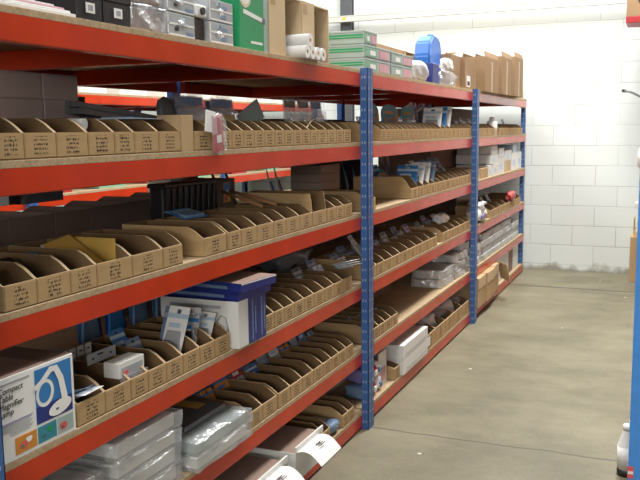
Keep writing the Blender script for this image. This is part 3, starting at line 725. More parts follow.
b = MB(); b.box(-.08,.08,-.075,.075,0,.0015,'paleblue'); b.box(-.06,.04,-.05,.02,.0015,.006,'steelblue',.001); tag(b.build('pale_card', None, (-.12,2.06,z+.0995), (0,0,.2)), 'pale blue card lying flat across bin tops on second shelf down', 'card')
b = MB(); b.path([(-.26,1.775,z+.02),(-.17,1.78,z+.055),(-.10,1.785,z+.085),(-.06,1.79,z+.083)],.016,'paper',14); tag(b.build('paper_roll'), 'rolled white paper sticking out of a bin, second shelf down left', 'roll')
def clam(label, x,y,w,h,m1,m2,m3,rz=0,tilt=-6,base=None,group='clear clamshell packs behind the bins'):
    t = thing('clamshell_pack', label, 'packet', (x,y,z+.001), (0,R_(tilt),rz), group)
    b = MB(); b.box(-.004,-.001,-w/2+.006,w/2-.006,.004,h*.95,m1,.0008); b.box(-.001,-.0004,-w*.42,w*.42,h*.78,h*.93,m2); b.build('printed_card', t)
    b = MB(); b.box(.004,.026,-w*.30,w*.30,h*.10,h*.62,m3,.008); b.build('packed_item', t)
    b = MB(); b.prism([(-w/2,0),(w/2,0),(w/2,h*.92),(w*.42,h),(-w*.42,h),(-w/2,h*.92)],-.006,.001,'x','poly'); b.prism([(-w*.36,h*.05),(w*.36,h*.05),(w*.36,h*.70),(-w*.36,h*.70)],.001,.032,'x','poly'); b.build('shell', t)
    return t
clam('tall clear clamshell with pale blue card, left of two behind the bins', -.40,2.90,.22,.215,'bluefilm','sky','film')
clam('second tall clear clamshell set behind the pale blue one', -.46,2.95,.22,.21,'bluefilm','grey','bluefilm')
clam('tall clear clamshell with blue and yellow card, right of the pale one', -.40,3.16,.20,.21,'bluefilm','sky','yellow')
clam('clear clamshell with blue card standing behind the blue and yellow one', -.46,3.21,.20,.205,'bluefilm','sky','film')
for i, (yy, a, wd) in enumerate(((3.77,'grey','left'),(3.935,'grey','middle'),(4.10,'sky','right'))):
    t = clam(f'clear clamshell with round black wheels, {wd} of three left of the middle post', -.36,yy,.155,.225,'film',['charcoal','charcoal','sky'][i],'film')
    b = MB(); b.cyl((.034,0,.055),(.040,0,.055),.028,'black',n=20); b.cyl((.040,0,.055),(.043,0,.055),.011,'grey'); b.build('wheel', t)
b = MB(); b.box(-.08,.08,-.004,.004,0,.10,'grey',.002); b.box(-.068,.068,-.0046,-.004,.012,.088,'mint'); 
o = b.build('grey_case', None); settle(o,-.42,3.46,z+.045,(R_(0),R_(-30),R_(75))); tag(o,'flat grey case leaning back with pale printed face, second shelf down','case')
t = thing('black_pouch', 'small dark round-topped pouch standing left of the pale clamshell', 'pouch', (-.37,2.68,z+.0006), (0,R_(-8),0))
b = MB(); b.lump(-.02,.02,-.055,.055,0,.20,'charcoal',.05,seed=3); b.build('pouch_body', t); b = MB(); b.box(.019,.0215,-.03,.03,.06,.12,'steelblue',.001); b.build('label_patch', t)
# brown standing card and the red packet hanging over the shelf front
b = MB(); b.box(-.006,-.0005,2.172,2.238,z+.0006,z+.112,'carton',.001); b.box(-.09,-.006,2.172,2.176,z+.0006,z+.112,'carton'); b.box(-.09,-.006,2.234,2.238,z+.0006,z+.112,'carton'); tag(b.build('cardboard_sleeve'), 'upright brown cardboard sleeve between bins, second shelf down', 'sleeve')
t = thing('red_packet', 'red and white packet in crinkled clear bag hanging over second shelf edge', 'packet', (.006,2.385,z-.006), (R_(6),0,0))
b = MB(); b.box(-.003,.003,-.034,.030,.0,.120,'crimson',.001); b.box(.003,.0036,-.034,-.005,.06,.118,'pink'); b.box(.003,.0038,-.012,.018,.03,.055,'paper'); b.build('printed_card', t)
b = MB(); b.box(-.004,.002,-.092,-.036,.055,.125,'paper',.001,T=Matrix.Rotation(R_(-14),4,'X')); b.build('white_leaflet', t)
b = MB(); b.lump(-.006,.016,-.05,.05,-.012,.130,'poly',.22,seed=14); b.build('plastic_bag', t)
b = MB(); b.path([(-.03,3.17,z+.064),(-.06,3.30,z+.10),(-.09,3.42,z+.112)],.0035,'rope'); tag(b.build('straw_strip'), 'thin straw coloured strip lying across bins beside middle post', 'strip')
# middle bay: blue round-topped packs on orange backing, clear packs
for i, (yy, w) in enumerate(((4.62,.22),(4.95,.33),(5.34,.31))):
    t = thing('teal_pack', ['round topped teal pack on orange board, nearest the middle post','round topped teal pack on orange board, middle of three','round topped teal pack on orange board, right of three'][i], 'packet', (-.232,yy,z+.001), (0,R_(-4),0), 'round topped teal packs')
    b = MB(); pr = [(-w/2,0),(w/2,0),(w/2,.16)]+[(w/2*math.cos(a), .16+.055*math.sin(a)) for a in [math.pi*k/12 for k in range(1,12)]]+[(-w/2,.16)]
    b.prism(pr,-.003,.003,'x','teal'); b.build('backing_card', t)
    b = MB(); b.box(.003,.006,w*.30,w/2-.004,.0,.155,'orange',.001); b.build('orange_panel', t)
    b = MB(); b.box(.0031,.0045,-w*.3,w*.2,.155,.172,'orange'); b.box(.0031,.012,-w*.35,w*.22,.05,.13,'charcoal',.004); b.build('blister', t)
for i in range(8):
    yy = 5.47+.085*i
    o = pack('navy' if i % 2 else 'clear', .11, .235) if i < 6 else pack('blue', .12, .22)
    settle(o, -.265-.01*(i % 3), yy+.1, z+.001, (R_(-10 if i < 6 else -24),R_(-6),R_(35)))
    tag(o, f'{ORD[i]} tall packet from left in the row behind the bins, middle bay, second shelf', 'packet', 'tall packets behind the bins, middle bay')
for i in range(3):
    o = pack('teal', .16, .19); settle(o, -.40, 6.0+.08*i, z+.001, (0,R_(-8),R_(15))); tag(o, f'dark teal packet, {ORD[i]} from left just before the far post, second shelf', 'packet', 'dark teal packets by the far post')
t = thing('white_tube', 'small white upright tube among dark packs, far bay second shelf', 'tube', (-.05,7.21,z+.0006)); b = MB(); b.cyl((0,0,0),(0,0,.12),.045,'paper'); b.build('tube_body', t); b = MB(); b.cyl((0,0,.12),(0,0,.155),.026,'white',r1=.022); b.build('cap', t)
b = MB(); b.box(-1.0,-.5,7.2,8.6,z+.0006,z+.25,'brown',.003); tag(b.build('brown_board_box'), 'large dull brown carton filling the back of far bay, second shelf', 'carton')

# ---- third shelf down
z = ZB[4]
t = thing('ribbed_crate', 'black ribbed plastic crate standing upright behind bins, third shelf down', 'crate', (-.40,2.87,z+.0006), (0,0,R_(-3)))
b = MB(); b.box(-.07,.0,-.20,.165,0,.205,'black',.010)
for k in range(9): b.box(.0,.010,-.19+.041*k,-.168+.041*k,.01,.195,'black',.003)
b.build('crate_body', t); b = MB(); b.box(-.075,.014,-.205,.17,.19,.207,'black',.004); b.build('rim', t)
carton('brown_carton', 'tall dark brown carton with a colourful sticker beside the ribbed crate', 'carton', -.58,-.40,3.07,3.22,z,z+.20,'darkbrown')
b = MB(); b.box(0,.001,-.030,.030,0,.085,'yellow'); b.box(.001,.0014,-.028,.028,.045,.083,'sky'); b.box(.001,.0016,-.028,.0,.004,.030,'rose'); b.box(.001,.0018,-.010,.018,.03,.055,'paleblue'); tag(b.build('colour_leaflet', None, (-.3985,3.145,z+.10)), 'colourful blue and yellow leaflet on the dark brown carton', 'leaflet')
for i, (p, q) in enumerate((((-.66,3.60,z+.005),(-.69,3.47,z+.27)),((-.66,3.72,z+.005),(-.69,3.60,z+.28)),((-.12,2.93,z+.108),(-.38,3.075,z+.150)),((-.10,3.02,z+.108),(-.38,3.14,z+.150)))):
    b = MB(); b.path([p, tuple((a+c)/2 for a,c in zip(p,q)), q],.0075,'wood',6); tag(b.build('wooden_stick'), ['slim reddish stick standing up, left of two, third shelf','slim reddish stick standing up, right of two, third shelf','reddish stick lying aslant over the bins, left one','reddish stick lying aslant over the bins, right one'][i], 'stick', 'reddish sticks on the third shelf down')
o = pack('blue',.12,.11); settle(o,-.16,2.50,z+.102,(R_(6),R_(-78),R_(-20))); tag(o,'bright blue packet lying on top of bins beside the dark carton','packet')
for j in range(2):
    for k in range(6):
        carton('dark_flat_carton', f'dark brown flat carton, {ORD[k]} from the bottom in the {["left","right"][j]} pile by the middle post', 'carton', -.74,-.62,[4.62,5.10][j],[5.06,5.50][j],z+.041*k,z+.041*k+.0405,'darkbrown',tape=False,group='dark flat cartons piled by the middle post')
for i in range(5):
    o = pack(['navy','slate','blue','slate','dark'][i],.15,.20); settle(o,-.44-.03*(i%2),3.72+.15*i,z+.001,(R_(-24),R_(-14),R_(30))); tag(o, f'{ORD[i]} dark bluish packet leaning in the gap left of the dark carton piles', 'packet','leaning packets left of the dark carton piles')
# first bins, fuller
b = MB(); b.box(-.085,.085,-.055,.055,0,.004,'mustard',.001); b.box(-.085,.085,-.061,-.055,0,.006,'grey',.001); o=b.build('mustard_folder'); settle(o,-.125,1.812,z+.006,(R_(10),R_(34),R_(4))); tag(o,'mustard yellow folder with grey edge slanting in a bin, lower left','folder')
b = MB(); b.box(-.07,.07,-.002,.002,0,.105,'mustard',.001); o=b.build('mustard_card'); settle(o,-.12,1.884,z+.006,(0,0,0)); tag(o,'narrow mustard yellow card upright beside the slanting folder','card')
b = MB(); b.box(-.075,.075,-.035,.035,0,.012,'charcoal',.003); b.box(-.070,-.02,-.03,.03,.012,.0135,'sky'); o=b.build('black_case'); settle(o,-.14,1.688,z+.006,(0,R_(30),R_(-6))); tag(o,'black case with a bright blue patch lying in a bin, lower left','case')
for q in range(2):
    b = MB(); b.box(-.06,.06,-.028,.028,0,.010,'black',.003); o=b.build('black_gadget'); settle(o,-.11,1.575,z+.006+.024*q,(0,R_(24+6*q),R_(8*q))); tag(o,f'{["lower","upper"][q]} black glossy gadget in the bin left of the black case','gadget')
# grey machine and boxes on rear bins
b = MB(); b.box(-1.04,-.90,3.47,3.61,z+.0006,z+.088,'white',.003); b2=tag(b.build('white_box'),'white box, lower of two behind the brown bins, third shelf','box')
b = MB(); b.box(-1.04,-.90,3.47,3.61,z+.0886,z+.172,'white',.003); tag(b.build('white_box'),'white box, upper of two behind the brown bins, third shelf','box')
carton('brown_carton','dark brown carton right of the two white boxes, third shelf','carton',-1.04,-.90,3.63,3.73,z,z+.175,'darkbrown')
zz = z+.150
t = thing('grey_machine','dark grey wedge-shaped gadget lying on the backward bins, third shelf','gadget',(-.94,2.50,z+.142))
b = MB(); b.prism([(-.10,0),(.13,0),(.13,.06),(.02,.065),(-.06,.035)],-.09,.08,'x','charcoal'); b.build('gadget_body',t); b = MB(); b.box(-.05,.05,.05,.12,.061,.072,'white',.003); b.build('white_panel',t)
b = MB(); b.box(-.98,-.86,2.22,2.335,z+.1455,z+.200,'white',.003); tag(b.build('white_box'),'small white box on backward bins left of grey gadget','box')
b = MB(); b.box(-.97,-.86,2.338,2.39,z+.1455,z+.195,'black',.006); tag(b.build('black_pouch'),'black pouch between small white box and grey gadget','pouch')
b = MB(); b.lump(-.60,-.42,1.56,1.80,z+.001,z+.11,'poly',.25,seed=41); tag(b.build('clear_bag'),'crumpled clear bag beside the backward bins at the left edge','bag')
for lv_, i, k, hh, tl in ((5,14,'white',.21,-22),(5,15,'blue',.22,-24),(5,16,'white',.23,-25),(4,2,'blue',.19,-16),(4,3,'white',.20,-26),(4,4,'white',.21,-27),(4,5,'slate',.21,-24)):
    bo, y0, y1, D_, xf = BINS[(lv_,2)][i]
    o = pack(k,.13,hh); settle(o,-.095,y0+.022,ZB[lv_]+.005,(0,R_(tl),R_(-90)))
    tag(o,f'{WORD[k]} packet facing the camera, leaning in {ORD[i]} bin, {SH[lv_]}, middle bay','packet',f'face-on packets in the middle bay, {SH[lv_]}')
# middle bay
for i in range(5):
    carton('dark_flat_carton', f'narrow brown box, {ORD[i]} from the bottom of the pile against the middle post', 'carton', -.48,-.30,3.98,4.24,z+.045*i,z+.045*i+.044,'brown',tape=False,group='narrow brown boxes by the middle post')
for i in range(6):
    o = pack(['teal','blue','slate','white','slate','slate'][i],.17,.23); settle(o,-.40-.02*(i%2),4.62+.19*i,z+.001,(R_(-18),R_(-10),R_(25))); tag(o,f'{ORD[i]} tall packet standing behind the bins, third shelf of middle bay','packet','tall packets behind bins, third shelf of middle bay')
# far bay: white and brown boxes
bb = [(-.30,-.02,6.33,6.62,0,.085,'carton'),(-.30,-.02,6.64,6.92,0,.080,'carton'),(-.30,-.02,6.95,7.10,0,.095,'white'),(-.30,-.015,7.12,7.36,0,.10,'white'),(-.32,-.02,7.02,7.34,.102,.185,'white'),
      (-.32,-.02,7.06,7.32,.187,.26,'white'),(-.30,-.02,7.38,7.66,0,.15,'white'),(-.30,-.02,7.40,7.64,.151,.23,'paper'),(-.30,-.02,7.68,8.0,0,.105,'kraft'),(-.30,-.02,7.68,8.02,.106,.20,'white'),(-.30,-.02,8.06,8.34,0,.17,'paper'),(-.30,-.02,8.10,8.30,.171,.24,'paleblue'),(-.30,-.02,8.36,8.60,0,.17,'white')]
nm = ['low brown box right of far post, third shelf, nearest','low brown box right of far post, third shelf, second','narrow white box after the two brown ones, third shelf','squat white box on the board in the middle of far third shelf','white box lying on the squat one, far third shelf','topmost white box over the squat one, far third shelf','tall white box in the middle of far third shelf','pale box on top of the tall white box, far third shelf','kraft box with white box on it, far third shelf','white box stacked on the kraft box, far third shelf','tall white box near the wall, far third shelf','pale blue box on top of tall white box by the wall','white box nearest the wall, far third shelf']
for (x0,x1,y0,y1,a,c,m), n_ in zip(bb,nm):
    t = carton('small_carton',n_,'carton',x0,x1,y0,y1,z+a,z+c-.0008,m,tape=m in('carton','kraft'),group='boxes on the far third shelf')
    if m in ('white','paper'):
        b = MB(); hx=(x1-x0)/2; hy=(y1-y0)/2; H=c-a; b.box(hx,hx+.0008,-hy*.6,hy*.1,H*.25,H*.6,'paleblue'); b.build('printed_panel',t)
for i in range(3):
    carton('brown_carton',f'long brown carton, {["bottom","middle","top"][i]} of three deep in the far third shelf','carton',-.80,-.36,6.35,7.25,z+.085*i,z+.085*i+.084,'brown',tape=False,group='long brown cartons deep in the far bay')
b = MB(); b.box(-.60,-.36,7.7,8.1,z+.0006,z+.24,'navy',.004); tag(b.build('navy_box'),'dark blue box standing deep behind the white boxes, far third shelf','box')

# ---- fourth shelf down
z = ZB[3]
# magnifier lamp carton
t = thing('magnifier_lamp_carton', 'white and blue carton picturing a white magnifier lamp, front left', 'carton', (0,1.339,z+.0006))
W, H = .284, .203
b = MB(); b.box(-.19,0,0,W,0,H,'paper',.0015,fm={'+z':'darkbrown'}); b.build('carton_body', t)
b = MB(); b.box(0,.0006,W*.51,W*.965,H*.29,H*.955,'sky'); pp_ = b.build('photo_panel', t); b = MB(); b.box(.0006,.0009,W*.51,W*.965,H*.29,H*.50,'navy'); b.build('photo_table', pp_)
b = MB(); x = .001
# lamp in the picture: ring head, bent arm, oval base - flat printed shapes
def ell(cy,cz,ry,rz,m,x0,n=28,rot=0.): 
    c_, s_ = math.cos(rot), math.sin(rot)
    b.poly([(x0, W*cy+ (math.cos(a)*ry*c_-math.sin(a)*rz*s_), H*cz+(math.cos(a)*ry*s_+math.sin(a)*rz*c_)) for a in [2*math.pi*k/n for k in range(n)]], m)
ell(.625,.64,.031,.034,'paper',.0012,rot=-.3); ell(.622,.645,.021,.025,'sky',.0016,rot=-.3)
pts = [(.50,.735),(.60,.80),(.70,.905),(.765,.90),(.825,.75),(.86,.52),(.865,.42)]
L_, R2_ = [], []
for k in range(len(pts)):
    a_, c_ = pts[max(k-1,0)], pts[min(k+1,len(pts)-1)]
    d = Vector((0,W*(c_[0]-a_[0]),H*(c_[1]-a_[1]))).normalized(); nrm = Vector((0,-d.z,d.y))*(.006+.0009*k)
    P = Vector((.0020,W*pts[k][0],H*pts[k][1])); L_.append(P-nrm); R2_.append(P+nrm)
for k in range(len(pts)-1): b.poly([L_[k],L_[k+1],R2_[k+1],R2_[k]],'paper')
ell(.80,.40,.042,.018,'paper',.0024,rot=.15); ell(.76,.385,.006,.003,'charcoal',.0027)
b.build('lamp_picture', pp_)
b = MB()
for i,(a,c,m,m2) in enumerate(((.25,.50,'rose','paper'),(.515,.745,'teal','green'),(.76,.965,'rose','mint'))):
    b.box(0,.0008,W*a,W*c,H*.05,H*.255,['orange','teal','mint'][i]); 
    cy_, cz_ = W*(a+c)/2, H*.15
    def blob(y_, z_, r_, mm, x_): b.poly([(x_, y_+r_*math.cos(q)*(1+.2*math.sin(3*q)), z_+r_*.8*math.sin(q)*(1+.15*math.cos(2*q))) for q in [2*math.pi*v/18 for v in range(18)]], mm)
    blob(cy_-.008, cz_-.003, .014, m, .0011); blob(cy_+.009, cz_+.006, .010, m2, .0014); blob(cy_-.012, cz_-.005, .005, 'green' if i == 0 else 'charcoal', .0017)
b.build('small_pictures', t)
def text(s, size, parent, loc, m, name='printed_words', shear=0, ext=.0002):
    cu = bpy.data.curves.new(name,'FONT'); cu.body = s; cu.size = size; cu.extrude = ext; cu.shear = shear
    o = bpy.data.objects.new(name,cu); COL.objects.link(o)
    dg = bpy.context.evaluated_depsgraph_get(); me = bpy.data.meshes.new_from_object(o.evaluated_get(dg)); bpy.data.objects.remove(o)
    o = bpy.data.objects.new(name, me); COL.objects.link(o); me.materials.clear(); me.materials.append(M[m])
    o.rotation_euler = (R_(90),0,R_(90)); o.location = loc
    if parent: o.parent = parent
    return o
for i, s_ in enumerate(('Compact','Table','Magnifier','Lamp')):
    text(s_, .0215, t, (.0008, W*.088, H*(.815-.088*i)), 'ink', shear=.15)
b = MB()
for k in range(9): b.box(.0002,.0008,W*(.12 if k < 6 else .2),W*(.47-.02*(k%3)),H*(.46-.019*k),H*(.467-.019*k),'purple' if k<2 else 'grey')
b.build('small_print', t)
b = MB()
for k in range(1): b.box(.0002,.0008,W*.12,W*.45,H*.915,H*.935,'grey')
b.build('printed_rule', t)
b = MB(); b.box(-.188,-.004,.012,.19,H+.0001,H+.0007,'brown'); b.build('top_panel', t)
# stack of grey-lidded trays behind, blue packs standing
for i in range(6):
    t = thing('hang_tab_box', f'thin pale box with euro-slot tab, {ORD[i]} from the right of the leaning row', 'box', (-.20,1.93-.035*i,z+.0006), (0,0,0), 'thin hang-tab boxes in a leaning row')
    b = MB(); b.box(-.15,0,-.014,.014,0,.105,['grey','brown','grey','brown','grey','brown'][i],.001); b.build('box_body', t)
    b = MB(); b.box(-.002,0,-.014,.014,.105,.135,'white',.0005); b.box(.0,.0006,-.006,.006,.118,.122,'ink'); b.build('hang_tab', t)
b = MB(); b.box(-.003,0,-.065,.065,0,.032,'grey',.001); b.box(.0,.0006,-.02,.005,.020,.025,'ink'); b.box(0,.0006,-.044,-.036,.012,.018,'ink'); b.box(0,.0006,.036,.044,.012,.018,'ink'); tag(b.build('punched_card', None, (-.115,1.885,z+.102), (0,0,0)), 'pale card strip with punched slot above the bins beside magnifier carton', 'card')
t = thing('white_carton_tray', 'white open-topped slim box jutting from a bin right of magnifier carton', 'box', (-.028,1.908,z+.064), (0,R_(0),0))
b = MB(); b.box(-.055,.0,-.060,.060,.0,.045,'white',.002); b.build('box_body', t); b = MB(); b.box(.0,.012,-.062,.062,-.012,.003,'poly',.002,T=Matrix.Rotation(R_(-20),4,'Y')); b.build('clear_sleeve', t); b = MB(); b.box(.0001,.0016,-.05,.05,.004,.03,'grey'); b.box(.0016,.002,-.045,-.02,.008,.02,'rose'); b.build('printed_panel', t)
for i in range(3):
    o = pack(['slate','clear','white'][i],.085,.10); settle(o,-.115+.01*i,1.692,z+.040+.006*i,(0,R_(66+6*i),R_(-6+5*i))); tag(o,f'glossy packet lying in the first bin right of magnifier carton, {["lowest","middle","topmost"][i]} of three','packet','glossy packets beside the magnifier carton')
for i in range(9):
    o = pack(['blue','blue','navy','blue','blue','navy','blue','slate','slate'][i],.15,[.23,.26,.24][i%3]); settle(o,-.36-.05*(i%2),2.14+.07*i,z+.001,(R_(-6),R_(-6),R_(12))); tag(o,f'{ORD[i]} tall blue packet from left standing behind the bins, fourth shelf','packet','tall blue packets behind bins on the fourth shelf')
for i,(yy,xx,k,hh) in enumerate(((2.168,-.085,'white',.20),(2.262,-.09,'clear',.16),(2.292,-.10,'white',.17),(2.365,-.09,'white',.14),(2.20,-.11,'slate',.19))):
    o = pack(k,.075,hh); settle(o,xx,yy,z+.005,(R_(-4),R_(-25),R_(-84+6*(i%3))))
    tag(o,f'narrow {WORD[k]} packet leaning right out of the bins by the upright white box, {["nearest","middle","rear","rightmost","last"][i]}','packet','narrow packets leaning out of the fourth shelf bins')
# white and navy upright boxes
def upright(label, y0, y1, mfront, mside, D=.30, H=.168):
    t = thing('boxed_lamp', label, 'box', (0,y0,z+.0006), (0,0,0), 'upright white and navy boxes')
    w = y1-y0
    b = MB(); b.box(-D,.02,0,w,0,H,mfront,.0015,fm={'-y':mside,'+z':'navy'}); b.build('box_body', t)
    return t
t = upright('white upright box with a line drawing on its side, leftmost of three',2.462,2.535,'white','white')
b = MB(); b.path([(-.06,-.0008,.05),(-.065,-.0008,.09),(-.05,-.0008,.115),(-.03,-.0008,.11),(-.02,-.0008,.06)],.003,'grey',6); b.box(-.26,-.05,-.0008,-.0001,.138,.150,'grey'); b.build('line_drawing', t)
for k,(a,c,wd) in enumerate(((2.537,2.605,'middle'),(2.607,2.675,'rightmost'))):
    t = upright(f'navy blue upright box with a paler stripe, {wd} of three',a,c,'navy','navy')
    b = MB(); b.box(.02,.0207,.028,.036,.01,.158,'steelblue'); b.box(.0202,.021,.05,.056,.03,.13,'steelblue'); b.build('stripe', t)
for k in range(2):
    t = thing('flat_navy_box', ['flat navy box lying on the upright boxes, lower of two','flat navy box with white lid edge, upper of two, jutting out'][k], 'box', (.02+.018*k,2.49-.01*k,z+.1695+.033*k), (0,0,R_(-4-3*k)), 'flat navy boxes lying on the upright ones')
    b = MB(); b.box(-.36,0,-.02,.20,0,.026,'navy',.0015); b.build('base', t); b = MB(); b.box(-.361,.001,-.021,.201,.026,.032,'navy' ,.0008,fm={'+z':'brown','+x':'paper' if k else 'navy'}); b.build('lid', t)
    b = MB(); b.box(-.28,-.06,-.0212,-.0202,.008,.019,'steelblue'); b.build('printed_line', t)
goods_bag2 = None
b = MB(); b.lump(-.40,-.20,3.30,3.72,z+.101,z+.21,'charcoal',.35,seed=51); tag(b.build('dark_bag'),'dark crumpled bag lying on the bins by the middle post, fourth shelf','bag')
for i in range(3):
    o = pack('white',.07,.12); settle(o,-.05-.02*i,3.60+.02*i,z+.100+.004*i,(0,R_(76),R_(-25+6*i))); tag(o,f'white packet jutting over the bins by middle post, {["lowest","middle","topmost"][i]} of three','packet','white packets jutting out by the middle post')
# white glints and papers, middle and far bay
o = pack('white',.10,.15); settle(o,-.12,4.14,z+.066,(0,R_(-35),R_(10))); tag(o,'white packet tilted back over the bins right of middle post','packet')
for i in range(2):
    b = MB(); b.lump(-.05,.05,-.09,.09,0,.07,['polymilk','paper'][i],.3,seed=60+i); tag(b.build('white_bag',None,(-.09,[5.30,5.62][i],z+[.001,.099][i])), ['small milky bag in the gap between bins, fourth shelf','small white bag lying on bins near far post, fourth shelf'][i],'bag')
t = thing('white_bundle','white and lilac packets bundled in film right of far post, fourth shelf','bundle',(-.06,6.66,z+.0006)); b = MB(); b.lump(-.07,.07,-.17,.17,0,.12,'paper',.3,seed=63); b.build('bundle_body',t); b = MB(); b.lump(-.06,.072,-.12,.10,.08,.17,'polymilk',.3,seed=64); b.build('film',t); b = MB(); b.box(.055,.072,-.10,.03,.03,.06,'purple',.004); b.build('lilac_print',t)
b = MB(); b.box(-.01,.01,-.10,.10,0,.26,'brown',.002); o=b.build('long_card'); settle(o,-.40,7.3,z+.001,(R_(-12),R_(-10),R_(40))); tag(o,'long pale brown card leaning up under the far third shelf','card')
b = MB(); b.lump(-.04,.04,-.12,.12,0,.09,'rose',.3,seed=66); tag(b.build('red_bag',None,(-.022,8.0,z+.064)),'small red bag perched on bins near the wall','bag')
for i in range(3):
    b = MB(); b.box(-.98,-.72,6.3+.78*i,7.03+.78*i,z+.128+.001,z+.24,'darkbrown',.003); tag(b.build('dark_box'),f'{ORD[i]} dark carton stacked on backward bins in the far bay','carton','dark cartons on the backward bins, far bay')

# ---- fifth shelf down
z = ZB[2]
def bundle(label, x0,x1,y0,y1,z0,h,seed,group,m='white',milk=True):
    return wrapped('wrapped_stack', label, 'bundle', x0,x1,y0,y1,z0,z0+h, m, seed, group, .07, milk)
G='film-wrapped white boxes at the lower left'
n=0
for k in range(3):
    bundle(f'white box in clear film, {["bottom","middle","top"][k]} of the pile at the lower left corner', -.44,-.03,1.38,1.745,z+.058*k,.057,70+k,G,milk=False)
for k in range(4):
    bundle(f'white box in clear film, {ORD[k]} from the bottom of the second pile', -.44,-.012,1.80,2.115,z+.058*k,.057,80+k,G,milk=False)
for k in range(2):
    bundle(f'white box in crinkled film, {["lower","upper"][k]} of two beside the bins', -.40,.02,2.17,2.53,z+.052*k,.051,90+k,G,'mint' if k else 'white',milk=False)
for k in range(3):
    bundle(f'white film-wrapped box set deeper, {["bottom","middle","top"][k]} of the rear pile', -.80,-.47,1.9,2.45,z+.06*k,.059,95+k,G,milk=False)
b = MB(); b.box(-.36,-.06,2.22,2.49,z+.1046,z+.122,'dgrey',.002); b.box(-.30,-.12,2.40,2.46,z+.122,z+.1226,'mustard'); tag(b.build('dark_folder'),'dark folder lying on the film-wrapped boxes beside the bins','folder')
for i in range(4):
    o = pack(['blue','orange','red','blue'][i],.14,.20); settle(o,-.43,2.52+.13*i,z+.001,(R_(-25),R_(-6),R_(30))); tag(o,f'{ORD[i]} bright packet from left leaning behind the bins, fifth shelf','packet','bright packets leaning behind the bins, fifth shelf')
for i in range(3):
    b = MB(); b.box(-.8,-.35,4.75,5.3,z+.0006+.045*i,z+.045*i+.044,'brown',.003); tag(b.build('flat_brown_carton'),f'flat brown carton, {["bottom","middle","top"][i]} of the low pile in middle bay, fifth shelf','carton','flat brown cartons, fifth shelf')
G2='white film-wrapped bundles on the fifth shelf'
for j,(a,c,nk,x1) in enumerate(((5.45,5.80,2,-.03),(5.81,6.02,3,-.025),(6.03,6.19,4,-.02))):
    for k in range(nk):
        bundle(f'white bundle in milky film, {ORD[k]} from bottom, {["left","middle","right"][j]} pile left of far post', -.24,x1,a,c,z+.062*k,.061,100+10*j+k,G2)
for j in range(5):
    for k in range([3,4,4,4,3][j]):
        bundle(f'white bundle, {ORD[k]} from bottom of {ORD[j]} pile right of far post, fifth shelf', -.42,-.02-.01*(k%2),6.33+.43*j,6.74+.43*j,z+.056*k,.055,150+10*j+k,G2+' of the far bay')
# ---- bottom shelf
z = ZB[1]
for i,(a,c) in enumerate(((2.48,2.78),(2.86,3.14))):
    t = thing('white_lidded_carton', ['white carton with paper flap over its front, left of two at bottom','white carton with paper flap over its front, right of two at bottom'][i], 'carton', (.045,(a+c)/2,z+.0006), (0,0,0), 'white cartons with paper flaps')
    hy=(c-a)/2
    b = MB(); b.box(-.40,0,-hy,hy,0,.125,'white',.002,fm={'+z':'brown'}); b.build('carton_body', t)
    b = MB(); b.box(-.004,.004,-hy,hy,.125,.150,'white',.001); b.build('front_lip', t)
    b = MB(); pr=[]; n=10
    up=[(.004+.105*k/n, .128+.012*math.sin(math.pi*k/n)-.045*(k/n)**2) for k in range(n+1)]
    b.prism(up+[(u,w-.0015) for u,w in up[::-1]],-hy*.92,hy*.6,'y','paper')
    b.build('paper_flap', t)['label']='white paper flap'
    b = MB()
    for k in range(3): b.box(.048+.010*k,.052+.010*k,-hy*.35,hy*.02,.1365,.1369,'ink')
    b.build('printed_lines', t)
carton('brown_carton','brown carton at the bottom left, behind the white cartons','carton',-.85,-.42,2.5,3.1,z,z+.2,'brown')
t = thing('silver_packet','silvery packet with bluish print lying in the gap between bottom bins','packet',(-.09,3.42,z+.0006)); b = MB(); b.lump(-.09,.09,-.065,.065,0,.06,'grey',.25,seed=71); b.build('packet_body',t); b = MB(); b.lump(.02,.092,-.05,.06,.012,.064,'steelblue',.2,seed=72); b.build('blue_print',t)
o = pack('white',.13,.17); settle(o,-.20,3.33,z+.101,(0,R_(-84),R_(30))); tag(o,'pale packet lying across the bottom bins near the middle post','packet')
for i,(m,wd,yy,zz_) in enumerate((('steelblue','blue',3.94,0),('crimson','red',4.03,.0),('crimson','upper red',4.04,.085),('purple','upper blue',3.95,.085),('paper','white',4.12,0),('paper','upper white',4.11,.088))):
    t = thing('small_bag',f'small {wd} bag of goods on bottom shelf right of middle post','bag',(-.09,yy,z+.0006+zz_),(0,0,0),'small coloured bags right of the middle post'); b = MB(); b.lump(-.07,.07,-.043,.043,0,.083,m,.22,seed=200+i); b.build('bag_body',t); b = MB(); b.box(.060,.074,-.018,.018,.02,.05,'paper' if m!='paper' else 'steelblue',.004); b.build('label_patch',t)
b = MB(); b.box(-.30,-.26,3.9,4.28,z+.0006,z+.2,'white',.004); tag(b.build('white_board'),'white board standing behind the small coloured bags','board')
b = MB(); b.box(-.05,-.046,4.155,4.29,z+.0006,z+.19,'white',.001); b.box(-.046,-.0455,4.17,4.27,z+.02,z+.1,'pink'); tag(b.build('white_sheet'),'white printed sheet standing left of the small brown bin','sheet')
for k in range(2):
    t = carton('white_flat_carton',f'large flat white carton, {["lower","upper"][k]} of two on the bottom shelf','carton',-.55,.015,4.42,4.935,z+.088*k,z+.088*k+.087,'white',tape=False,group='large flat white cartons on the bottom shelf')
    b = MB(); b.box(.285,.2862,-.21,.21,.030,.034,'grey'); b.build('lid_line',t)
b = MB(); b.box(.0,.0012,0,.07,0,.055,'paper'); tag(b.build('white_label',None,(.0005,4.975,z+.028)),'white label stuck on the first big bin of the bottom shelf','label')
